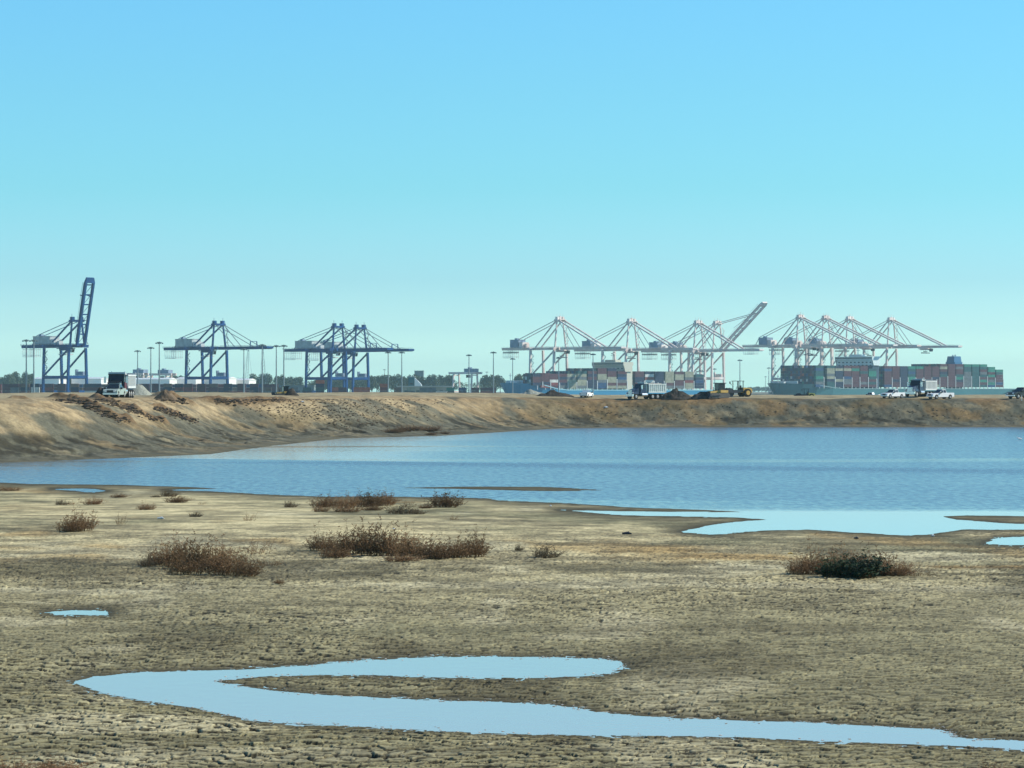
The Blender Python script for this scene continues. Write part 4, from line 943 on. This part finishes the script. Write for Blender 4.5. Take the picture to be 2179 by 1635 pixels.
dump_truck('tall dark dump truck facing the camera behind the pale pickup, its pale ribbed body lit', M['kpaint'], M['pale'], put(253, crest_y(244, 27)+24), R(-90-4), bed=(-5.0,.35), cabside=M['maroon']).scale = (1.12, 1.12, 1.2)
dump_truck('dark dump truck with a bright silver ribbed body, beside the dark soil heap at centre', M['bpaint'], M['alu'], onb(1372, 27), R(180+38), bed=(-4.8,0)).scale = (1.0, 1.0, 1.1)
dump_truck('dark dump truck half hidden behind the right-hand white pickup', M['bpaint'], M['pale'], onb(1957, 40), R(180+55), bed=(-4.8,0)).scale = (1.1, 1.1, 1.2)
pickup('white pickup truck parked alone, left of the half-hidden dump truck', M['wpaint'], onb(1900, 26), R(180+42), .97)
pickup('white pickup truck parked in front of the half-hidden dump truck', M['wpaint'], onb(2001, 27), R(180+36), 1.06)
pickup('white pickup truck seen from behind with a dark shaded end, against the ship hull', M['wpaint'], onb(1248, 34), R(74), .88)
pickup('black sport utility vehicle cut off by the right edge of the picture', M['kpaint'], onb(2174, 28), R(180+40), 1.25, 'cars and pickups on the bank', 'utility_vehicle', True, 'car')
pickup('small pale pickup mostly hidden below the crest, against the green hull', M['wpaint'], onb(1853, 58, -.9), R(150), .75)

def compactor(label, loc, rz, s=1.0, m=M['yellow'], drum_m=M['dark'], group=None):
    r = thing('soil_compactor', label, 'roller', loc, rz, group); r.scale = (s,)*3     # +x : drum end
    b = MB(); b.tube((2.0,-1.05,.8),(2.0,1.05,.8),.8,n=28)
    for k in range(14):
        a = k*2*math.pi/14
        for yy in (-.8,-.25,.3,.85): b.box(2.0+math.cos(a)*.8-.07,2.0+math.cos(a)*.8+.07,yy-.1,yy+.1,.8+math.sin(a)*.8-.07,.8+math.sin(a)*.8+.07)
    b.build('drum', drum_m, r)
    b = MB(); b.box(.6,3.1,-1.3,-1.1,.7,1.25); b.box(.6,3.1,1.1,1.3,.7,1.25); b.box(2.95,3.15,-1.1,1.1,.75,1.2); b.box(.4,1.0,-1.1,1.1,.7,1.3); b.build('drum_frame', drum_m, r)
    b = MB(); b.prism([(-2.9,.75),(-2.9,1.3),(-2.6,1.65),(-.9,1.75),(-.9,.7)],-.85,.85); h_ = b.build('engine_hood', m, r)
    b = MB()
    for k in range(5): b.box(-2.2+k*.25,-2.1+k*.25,-.87,-.855,1.0,1.5)
    b.build('vent', M['dark'], h_)
    b = MB(); b.box(-.9,.4,-.9,.9,.85,1.3); b.box(-.8,-.3,-.3,.3,1.3,1.6); b.box(-.85,-.7,-.3,.3,1.6,2.1); b.bar((.2,0,1.3),(.0,0,1.9),.08); b.build('operator_station', M['kpaint'], r)
    b = MB()
    for x in (-.85,.35):
        for y in (-.85,.85): b.bar((x,y,1.3),(x,y,2.9),.11)
    b.box(-1.05,.6,-1.0,1.0,2.9,3.0); b.build('canopy', M['dark'], r)
    b = MB(); b.bar((.5,-1.1,2.2),(.55,-1.5,2.6),.06); b.box(.5,.6,-1.7,-1.45,2.45,2.85); b.build('mirror', M['dark'], r)
    for s_ in (-1,1):
        o = MB(); o.tube((-1.7,s_*1.0-.28,.75),(-1.7,s_*1.0+.28,.75),.75,n=22); t_ = o.build('wheel', M['rubber'], r)
        for k in range(18):
            a=k*2*math.pi/18
        o = MB(); o.tube((-1.7,s_*1.3-.02,.75),(-1.7,s_*1.3+.03,.75),.42,n=16); o.build('rim', m, t_)
    return r
compactor('yellow soil compactor with a dark drum and open canopy, above the sandy crest', onb(1568, 44), R(180+28), 1.17)
compactor('small pale yellow roller half sunk behind the crest, against the dark bow', onb(1713, 50, -.7), R(180+10), .75, M['ygreen'])
def bulldozer(label, loc, rz, s=1.0):
    r = thing('bulldozer', label, 'bulldozer', loc, rz); r.scale = (s,)*3    # +x blade
    for sy in (-1,1):
        b = MB(); y0, y1 = sy*1.0-.28, sy*1.0+.28
        pr = [(-1.9+.45*math.cos(a), .45+.45*math.sin(a)) for a in [math.pi/2+math.pi*k/8 for k in range(9)]]+[(1.6+.45*math.cos(a), .45+.45*math.sin(a)) for a in [-math.pi/2+math.pi*k/8 for k in range(9)]]
        b.prism(pr, y0, y1)
        for k in range(16): b.box(-1.9+k*.225,-1.84+k*.225,y0,y1,.9,.96)
        b.build('track', M['track'], r)
    b = MB(); b.prism([(-2.0,.6),(-2.0,1.35),(-.1,1.4),(1.7,1.25),(1.75,.6)],-.68,.68); b.build('hood', M['yellow'], r)
    b = MB()
    for y in (-1.0, 1.0): b.box(-1.9,-.2,y-.3,y+.3,1.0,1.5)
    b.build('fender', M['yellow'], r)
    b = MB(); b.box(-1.5,-.15,-.75,.75,1.4,2.75)
    for x in (-1.45,-.2):
        for y in (-.7,.7): b.bar((x,y,2.0),(x,y,2.75),.13)
    b.box(-1.75,.1,-.9,.9,2.75,2.9); cb = b.build('cab', M['kpaint'], r)
    b = MB(); b.quad((-.12,-.6,1.6),(-.12,.6,1.6),(-.14,.6,2.7),(-.14,-.6,2.7)); b.quad((-1.3,-.77,2.05),(-.3,-.77,2.05),(-.3,-.74,2.7),(-1.3,-.74,2.7)); b.build('window', M['glass'], cb)
    b = MB(); b.prism([(2.5,.05),(2.35,.5),(2.4,.9),(2.6,1.2),(2.75,1.2),(2.55,.9),(2.5,.5),(2.62,.05)],-1.7,1.7); b.build('blade', M['dark'], r)
    b = MB(); b.bar((2.4,-1.35,.4),(0,-1.35,.45),.16); b.bar((2.4,1.35,.4),(0,1.35,.45),.16); b.bar((2.3,-.4,1.0),(1.2,-.4,1.3),.12); b.build('push_arm', M['dark'], r)
    b = MB(); b.tube((.9,.35,1.3),(.9,.35,2.1),.07); b.build('exhaust', M['dark'], r)
    return r
bulldozer('black and yellow bulldozer pushing up a dark soil heap right of centre', onb(1524, 27), R(180+30), 1.12)
bulldozer('small yellow bulldozer with a dark blade beside a brown heap on the left crest', onb(601, 33, -.35), R(180+18), .66)

# heaps of soil and gravel
def heap(label, px, Y, w, dep, h, m, seed, name='soil_heap', cat='soil heap', group=None, sink=.1, jag=.5):
    rg = random.Random(seed); n = 40; k_ = 22; x0, y0, z0 = onb(px, Y) if Y < 100 else put(px, Y); b = MB()
    for j in range(k_+1):
        for i in range(n+1):
            u = -1+2*i/n; v = -1+2*j/k_; rr_ = math.hypot(u, v)
            f = max(0, 1-rr_**1.25); xx, yy = u*w/2, v*dep/2
            q = float(fbm(np.array([xx*1.1+seed*7]), np.array([yy*1.1]), 4, seed)[0])
            b.v.append((xx, yy, h*f*(1-jag*.5+jag*q*1.3)+(q-.5)*.25*(f > 0)-sink))
    for j in range(k_):
        for i in range(n):
            a = j*(n+1)+i; b.f.append((a, a+1, a+n+2, a+n+1)); b.mi.append(0)
    o = b.build(name, m, smooth=False); o.location = (x0, y0, z0); return tag(o, label, cat, group)
gH = 'heaps of loose soil on the bank'
heap('dark soil heap between the silver-bodied dump truck and the bulldozer', 1438, 28, 8.2, 5, 2.2, M['dirt'], 2, group=gH)
heap('low dark soil heap being pushed by the right-hand bulldozer', 1497, 27, 6.8, 5, 1.5, M['dirt'], 3, group=gH)
heap('black heap standing in for the shadow left of the pale pickup', 214, 29, 2.6, 3, 1.5, M['dirt'], 4, group=gH)  # black heap put where the pickup's shadow lies
heap('grey gravel heap right of the dark dump truck', 293, 42, 5.2, 5, 2.0, M['gravel'], 5, 'gravel_heap', 'gravel heap', jag=.15)
heap('brown soil heap on the left crest behind the small bulldozer', 621, 31, 2.8, 3, 1.5, M['dirt'], 6, group=gH, jag=.3)
heap('low white sand ridge left of the white pickup by the ship hull', 1130, 52, 7, 4, .9, M['gravel'], 7, group=gH)
heap('long brown soil ridge against the blue hull', 1178, 40, 9, 4, 1.15, M['dirt'], 8, group=gH)
heap('pointed brown soil mound on the crest right of the gravel heap', 352, 25, 4.0, 3, 1.4, M['brown'], 9, group=gH)
# marker post at the far right
o = MB(); o.tube((0,0,0),(0,0,1.1),.07); x0,y0,z0 = onb(2174, 22); mp_ = o.build('marker_post', M['wpaint']); mp_.location=(x0,y0,z0); tag(mp_, 'short pale marker post at the right edge beside the black vehicle', 'post')

# ------------------------------------------------------------------ dry shrubs on the flat
SB = dict(rust=mat('rust_brown_twig', (.215,.118,.048), .9, noise=.35, scale=3), drk=mat('dark_brown_twig', (.135,.078,.033), .9, noise=.3, scale=3), gr=mat('grey_green_twig', (.13,.135,.085), .9, noise=.3, scale=3), green=mat('dark_green_leaf', (.012,.036,.008), .7), tan=mat('dry_seed_head', (.30,.19,.10), .9, noise=.3, scale=4))
def shrub_proto(seed, stems, kind):
    """about 1 m across and .6 m tall, twiggy, open at the edge and dense at the base"""
    rg = random.Random(seed); r = thing('dry_shrub', 'shrub', 'shrub'); st = MB(); fo = MB()
    for k in range(stems):
        a = rg.uniform(0, 2*math.pi); q = rg.random()**.6*.38; p = Vector((q*math.cos(a), q*math.sin(a)*.8, 0))
        lean = Vector((math.cos(a+rg.uniform(-.6,.6)), math.sin(a+rg.uniform(-.6,.6)), 0))*rg.uniform(.05,.55)*(q+.15)*2+Vector((rg.uniform(.0,.16),0,0))
        h = rg.uniform(.22,.62)*(1.15-q*1.1); top = rg.random() < .16
        if top: h *= rg.uniform(1.25, 1.6)
        prev = p; n = 4; w = rg.uniform(.006,.011)
        for i in range(1, n+1):
            f = i/n; c = p+lean*(f**1.4)*.6+Vector((rg.uniform(-.015,.015), rg.uniform(-.015,.015), h*f-.10*f*f*lean.length))
            st.bar(prev, c, w*(1-.18*i)); 
            for _ in range(3 if kind != 'sparse' else 2):
                tdir = Vector((rg.uniform(-1,1), rg.uniform(-1,1), rg.uniform(.1,1.0))).normalized()*rg.uniform(.04,.13); e = c+tdir
                st.bar(c, e, w*.45)
                for _ in range(3 if kind != 'sparse' else 1):
                    m = c+tdir*rg.uniform(.3,1.1); s_ = rg.uniform(.007,.016)*(2.4 if kind == 'green' else 1); u = Vector((rg.uniform(-1,1), rg.uniform(-1,1), rg.uniform(-1,1))).normalized(); v = u.orthogonal().normalized()
                    fo.m = rg.choice((0,0,1)); fo.quad(m-u*s_*1.6, m-v*s_*.7, m+u*s_*1.6, m+v*s_*.7)
            prev = c
    A, B = dict(rust=('rust','tan'), dark=('drk','rust'), grey=('gr','drk'), sparse=('rust','tan'), green=('green','green'))[kind]
    st.build('stems', SB['drk'] if kind in ('dark','grey') else SB['rust'], r); fo.build('twigs_and_leaves', [SB[A], SB[B]], r)
    index_kids(r); return r
PR = {}
for kind, n, seeds in (('rust', 95, (1,2,3)), ('dark', 110, (4,5)), ('grey', 80, (6,7)), ('sparse', 26, (8,9)), ('green', 150, (10,))):
    PR[kind] = [shrub_proto(sd_, n, kind) for sd_ in seeds]
used_p = set(); rgs = random.Random(77)
def shrub(px, py, w, h, kind, label, group, far_depth=1.0):
    x, y, z = rowcast(px, py); k = y/F; pr = PR[kind][rgs.randrange(len(PR[kind]))]
    sc = (w*k/1.0*1.12, w*k*far_depth*rgs.uniform(.8,1.1), h*k/.72); rz = rgs.uniform(-.5, .5)
    if pr.name not in used_p:
        used_p.add(pr.name); o = pr; o.location = (x, y, z-.02); o.rotation_euler = (0,0,rz); o.scale = sc; o['label'] = label; o['group'] = group
    else: clone(pr, (x, y, z-.02), rz, label, group, sc)
G1, G2, G3, G4, G5, G6 = 'shrubs in the left foreground cluster', 'shrubs in the wide central cluster', 'shrubs in the right-hand cluster around the green bush', 'shrubs along the near lake shore', 'lone shrubs scattered over the left of the flat', 'low weeds along the bottom edge'
L = [
 # left foreground cluster
 (332,1203,52,40,'rust','leftmost thin shrub of the left foreground cluster',G1),(368,1207,70,62,'rust','tall feathery shrub second from the left in the left foreground cluster',G1),(405,1210,78,66,'dark','dense dark shrub at the middle back of the left foreground cluster',G1),(398,1222,80,42,'rust','low front shrub at the middle of the left foreground cluster',G1),
 (455,1210,76,60,'rust','upright shrub right of the middle in the left foreground cluster',G1),(480,1224,84,58,'rust','rusty front shrub of the left foreground cluster',G1),(522,1226,66,44,'rust','rust red low shrub at the right front of the left foreground cluster',G1),(500,1196,60,34,'sparse','thin twiggy shrub behind the right of the left foreground cluster',G1),(545,1180,70,38,'sparse','open twiggy shrub at the upper right of the left foreground cluster',G1),(575,1205,60,22,'sparse','sprawling bare shrub at the far right of the left foreground cluster',G1),
 (310,1206,40,22,'grey','grey low shrub at the left foot of the left foreground cluster',G1),
 # central cluster
 (682,1172,52,42,'rust','leftmost open shrub of the wide central cluster',G2),(718,1178,66,46,'rust','second shrub from the left in the wide central cluster',G2),(712,1187,66,26,'dark','low dark front shrub at the left of the wide central cluster',G2),(762,1180,76,62,'dark','tall dense shrub left of the middle in the wide central cluster',G2),(800,1184,84,70,'dark','tallest shrub in the wide central cluster',G2),(845,1186,80,60,'rust','upright shrub just right of the tallest in the wide central cluster',G2),
 (885,1188,78,54,'rust','rusty shrub right of the middle in the wide central cluster',G2),(925,1190,70,44,'dark','dark shrub third from the right in the wide central cluster',G2),(965,1188,76,46,'dark','dark dense shrub second from the right in the wide central cluster',G2),(1008,1186,64,56,'rust','rightmost feathery shrub of the wide central cluster',G2),(850,1195,80,18,'rust','low trailing shrub in front of the wide central cluster',G2),
 # right cluster
 (1700,1223,66,42,'rust','leftmost rusty shrub beside the green bush',G3),(1740,1221,72,58,'rust','tall feathered shrub left behind the green bush',G3),(1762,1224,60,30,'dark','dark shrub at the left foot of the green bush',G3),(1790,1216,70,50,'rust','rusty shrub behind the left half of the green bush',G3),(1850,1217,80,50,'rust','rusty shrub behind the right half of the green bush',G3),(1905,1226,76,36,'rust','rusty shrub at the right foot of the green bush',G3),(1945,1227,80,24,'sparse','low sprawling shrub at the right end beside the green bush',G3),(1880,1226,60,26,'dark','dark shrub low at the right front of the green bush',G3),
 # shore row
 (690,1081,60,30,'dark','leftmost dark shrub in the shore row below the lake',G4),(735,1082,60,30,'rust','second rusty shrub in the shore row below the lake',G4),(780,1079,60,34,'dark','third dark shrub in the shore row below the lake',G4),(815,1077,58,32,'rust','fourth rusty shrub in the shore row below the lake',G4),(683,1090,34,16,'rust','low shrub in front of the left end of the shore row',G4),(738,1091,56,18,'rust','low rusty shrub in front of the second shore row shrub',G4),(790,1087,44,14,'dark','low dark shrub in front of the middle of the shore row',G4),
 (850,1094,60,24,'grey','grey green shrub in front of the shore row',G4),(888,1095,34,14,'grey','small grey shrub right of the grey green one by the shore row',G4),(868,1080,34,18,'sparse','small bare shrub in the gap of the shore row',G4),(945,1080,70,34,'dark','large domed shrub at the right end of the shore row',G4),(905,1083,30,10,'dark','tiny dark shrub left of the domed shrub on the shore',G4),(617,1080,32,16,'grey','small lone grey shrub left of the shore row',G4),
 # lone ones on the left
 (150,1133,58,36,'dark','dark rounded shrub half of the lone pair at the left',G5),(172,1131,60,46,'rust','rusty rounded shrub half of the lone pair at the left',G5),(255,1118,26,32,'sparse','thin upright shrub right of the lone pair at the left',G5),(130,1075,30,14,'grey','small grey shrub upper left, below the small shore puddle',G5),(152,1074,34,10,'sparse','pale straw clump beside the small grey shrub upper left',G5),(198,1074,46,16,'rust','low rusty shrub below the small shore puddle',G5),(252,1060,34,10,'dark','tiny dark shrub right of the small shore puddle',G5),
 (358,1058,40,18,'grey','grey shrub at the foot of the mud spit',G5),(375,1071,46,18,'dark','dark low shrub just below the grey one at the mud spit',G5),(312,1086,34,16,'rust','small rusty shrub midway between the lone pair and the mud spit',G5),(415,1101,28,14,'grey','small grey tuft left of centre above the left foreground cluster',G5),(428,1074,22,8,'sparse','tiny bare tuft right of the mud spit shrubs',G5),(528,1109,34,22,'sparse','pale bare shrub between the grey tuft and the shore row',G5),(18,1045,50,10,'rust','low brown shrub at the left edge by the shore',G5),(330,1059,22,8,'grey','tiny grey tuft left of the mud spit shrubs',G5),(965,1108,26,16,'sparse','small reddish shrub below the domed shore shrub',G5),
 (1160,1188,60,32,'grey','faint grey shrub right of the wide central cluster',G5),(1103,1172,20,16,'grey','tiny grey shrub between the central cluster and the faint grey one',G5),(594,1243,20,12,'rust','tiny red brown tuft right below the left foreground cluster',G5),
 # far beach brush
 (835,921,50,11,'dark','left dark brush clump on the beach at the foot of the bank','dark brush on the far beach'),(872,919,56,13,'dark','middle dark brush clump on the beach at the foot of the bank','dark brush on the far beach'),(912,918,56,13,'dark','right dark brush clump on the beach at the foot of the bank','dark brush on the far beach'),(945,924,22,6,'dark','small brush clump at the right end of the far beach','dark brush on the far beach'),(915,926,26,6,'dark','small brush clump in front of the far beach brush','dark brush on the far beach'),
 # bottom edge
 (40,1650,150,34,'rust','red brown weeds at the bottom left corner',G6),(120,1652,110,34,'rust','red brown weeds just right of the bottom left corner',G6),(2110,1656,70,36,'rust','red brown weed at the bottom right edge',G6),(300,1652,70,24,'grey','grey weed at the bottom edge left of centre',G6)]
for q in L: shrub(*q)
x, y, z = rowcast(1818, 1226); gb = PR['green'][0]; gb.name = 'green_bush'
for i, (px, py, w, h, lab) in enumerate([(1782,1228,72,30,'left lobe of dark green bush among rusty shrubs'),(1832,1230,104,34,'large dark green bush among rusty shrubs at the right')]):
    x, y, z = rowcast(px, py); k = y/F; sc = (w*k*1.1, w*k*.9, h*k/.5)
    if i == 0:
        KIDS[gb.name] = list(gb.children); gb.location = (x,y,z-.02); gb.scale = sc; tag(gb, lab, 'bush', 'dark green bushes')
    else: clone(gb, (x,y,z-.02), 1.3, lab, 'dark green bushes', sc)
    j = MB(); rg = random.Random(i+5)
for k_ in PR:
    for o in PR[k_]:
        if o.location.length < .1: 
            for c_ in list(o.children): bpy.data.objects.remove(c_)
            bpy.data.objects.remove(o)

# ------------------------------------------------------------------ debris: clods, driftwood, pale stones, a gull
rg = random.Random(9); b = MB()
def clod(b, x, y, z, s, sx=1, sz=.7):
    n = len(b.v); P_ = [Vector(v) for v in ((1,0,0),(-1,0,0),(0,1,0),(0,-1,0),(0,0,1),(0,0,-.5),(.7,.7,.4),(-.7,.6,.5),(.6,-.7,.5),(-.6,-.7,.4))]
    idx = ((4,6,7),(4,8,6),(4,9,8),(4,7,9),(6,0,2),(7,2,1),(9,1,3),(8,3,0),(6,8,0),(7,6,2),(9,7,1),(8,9,3),(0,5,2),(2,5,1),(1,5,3),(3,5,0))
    for p in P_: q = p*s*rg.uniform(.7,1.25); b.v.append((x+q.x*sx, y+q.y, z+q.z*sz))
    for f in idx: b.f.append(tuple(n+i for i in f)); b.mi.append(b.m)
for pts, w, h in RIDGE[:5]+[([(560,870),(700,880),(780,905)], 6, 0), ([(640,858),(900,870)], 6, 0), ([(1150,885),(1500,880),(2170,885)], 5, 0)]:
    for k in range(170 if h else 420):
        i = rg.randrange(len(pts)-1); f = rg.random(); a, e = pts[i], pts[i+1]
        px = a[0]+(e[0]-a[0])*f+rg.gauss(0, 5 if h else 40); py = a[1]+(e[1]-a[1])*f+rg.gauss(1, 3 if h else 13)
        x, y, z = rowcast(px, max(852, py))
        if z < .4: continue
        b.m = rg.choice((0,0,1)); clod(b, x, y, z+.02, rg.uniform(.08,.30)*(1 if h else .7), rg.uniform(1,1.8), .7)
tag(b.build('soil_clods', [M['brown'], M['dirt']]), 'loose clods of brown soil scattered down the bank', 'clods', None, 'stuff')
b = MB()
for k in range(700):
    px = rg.uniform(-10, 2190); py = rg.choice((rg.uniform(1400,1635), rg.uniform(1490,1635), rg.uniform(1250,1500))); Y = YG(py); x = PX(px, Y); z = gz(x, Y)
    if z < .004: continue
    clod(b, x, Y, z, rg.uniform(.012,.028), rg.uniform(1.2,2.6), .35)
tag(b.build('mud_crumbs', M_CRUMB), 'crumbs of pale and dark mud over the cracked flat', 'crumbs', None, 'stuff')
b = MB()
edge = PUDS[3]
for k in range(380):
    i = rg.randrange(6, len(edge)); a, e = edge[i-1], edge[i]; f = rg.random(); px = a[0]+(e[0]-a[0])*f+rg.gauss(0,4); py = a[1]+(e[1]-a[1])*f+rg.gauss(0,2.6)
    if not -5 < px < 2190: continue
    Y = YG(py); x = PX(px, Y); z = max(gz(x, Y), 0); clod(b, x, Y, z+.004, rg.uniform(.010,.026), 1.8, .5)
tag(b.build('shell_fragments', M_SHELL), 'pale shell and mud fragments along the puddle rim', 'fragments', None, 'stuff')
def log(px, py, w, h, lab, m, nm='driftwood', cat='driftwood'):
    x, y, z = rowcast(px, py); k = y/F; b = MB(); b.tube((-w*k/2,0,h*k*.35),(w*k*.1,.05,h*k*.5), h*k*.35, h*k*.5, 9); b.tube((w*k*.1,.05,h*k*.5),(w*k/2,-.05,h*k*.3), h*k*.5, h*k*.2, 9); b.bar((0,0,h*k*.5),(w*k*.2,.1,h*k*1.0), h*k*.2)
    o = b.build(nm, m); o.location = (x,y,z); tag(o, lab, cat)
log(1334,1138,20,6,'dark piece of driftwood lying on the flat below the shore channel', M['dark'])
log(1822,1148,9,5,'small dark stub of driftwood above the green bush', M['dark'])
log(342,1105,14,5,'small pale piece of driftwood left of the shore row', M['pale'])
log(1682,1180,10,4,'tan scrap of wood left behind the green bush', M['yellow'])
log(1985,1143,5,5,'pale stub standing at the lake channel edge on the right', M['pale'])
def stone(px, py, s, lab, m):
    x, y, z = rowcast(px, py); b = MB(); clod(b, 0, 0, 0, s*y/F/2); o = b.build('stone', m); o.location = (x,y,z+.02); tag(o, lab, 'stone')
stone(644,857,9,'bright white stone on the bank below the small bulldozer', M['wpaint']); stone(1290,869,12,'flat pale stone on the far bank', M['pale']); stone(838,1127,6,'white stone behind the wide central shrub cluster', M['wpaint']); stone(1172,1078,6,'small white stone on the shore below the sandbar', M['wpaint'])
# gull standing at the water, far right
gl = thing('gull', 'white gull with a grey back resting on the lake at the right edge', 'bird', (PX(2170, YG(937)), YG(937), 0.0), R(200))
b = MB(); n0 = 10; prof_ = [(-.30,.10,.01),(-.2,.13,.05),(-.08,.13,.085),(.06,.14,.09),(.16,.16,.06),(.20,.22,.04),(.24,.27,.045),(.28,.27,.035),(.36,.25,.006)]
for i, (x_, z_, r_) in enumerate(prof_):
    for k in range(n0): a = 2*math.pi*k/n0; b.v.append((x_*1.6, r_*1.6*math.cos(a), (z_+r_*math.sin(a))*1.6))
for i in range(len(prof_)-1):
    for k in range(n0): j_ = (k+1) % n0; b.f.append((i*n0+k, i*n0+j_, (i+1)*n0+j_, (i+1)*n0+k)); b.mi.append(0)
b.build('body', M['wpaint'], gl, True)
for s in (-1,1): b = MB(); b.hexa([(.1,s*.13-.01,.2),(-.5,s*.06-.01,.2),(-.5,s*.06+.01,.2),(.1,s*.13+.01,.2),(.05,s*.13-.01,.32),(-.45,s*.05-.01,.24),(-.45,s*.05+.01,.24),(.05,s*.13+.01,.32)]); b.build('wing', M['slate'], gl)

# ------------------------------------------------------------------ the air
def haze():
    hz = MB(); hz.box(-3500, 3500, -60, 14500, -6, 135)
    m = bpy.data.materials.new('haze'); m.use_nodes = True; t = m.node_tree; t.nodes.clear()
    o = t.nodes.new('ShaderNodeOutputMaterial'); v = t.nodes.new('ShaderNodeVolumePrincipled')
    v.inputs['Color'].default_value = (.62,.92,.95,1); v.inputs['Density'].default_value = HAZE_D; v.inputs['Anisotropy'].default_value = 0.0
    t.links.new(v.outputs[0], o.inputs['Volume'])
    tag(hz.build('haze', m), 'pale blue haze over the port', None, None, 'stuff')
HAZE_D = 6e-5
haze()
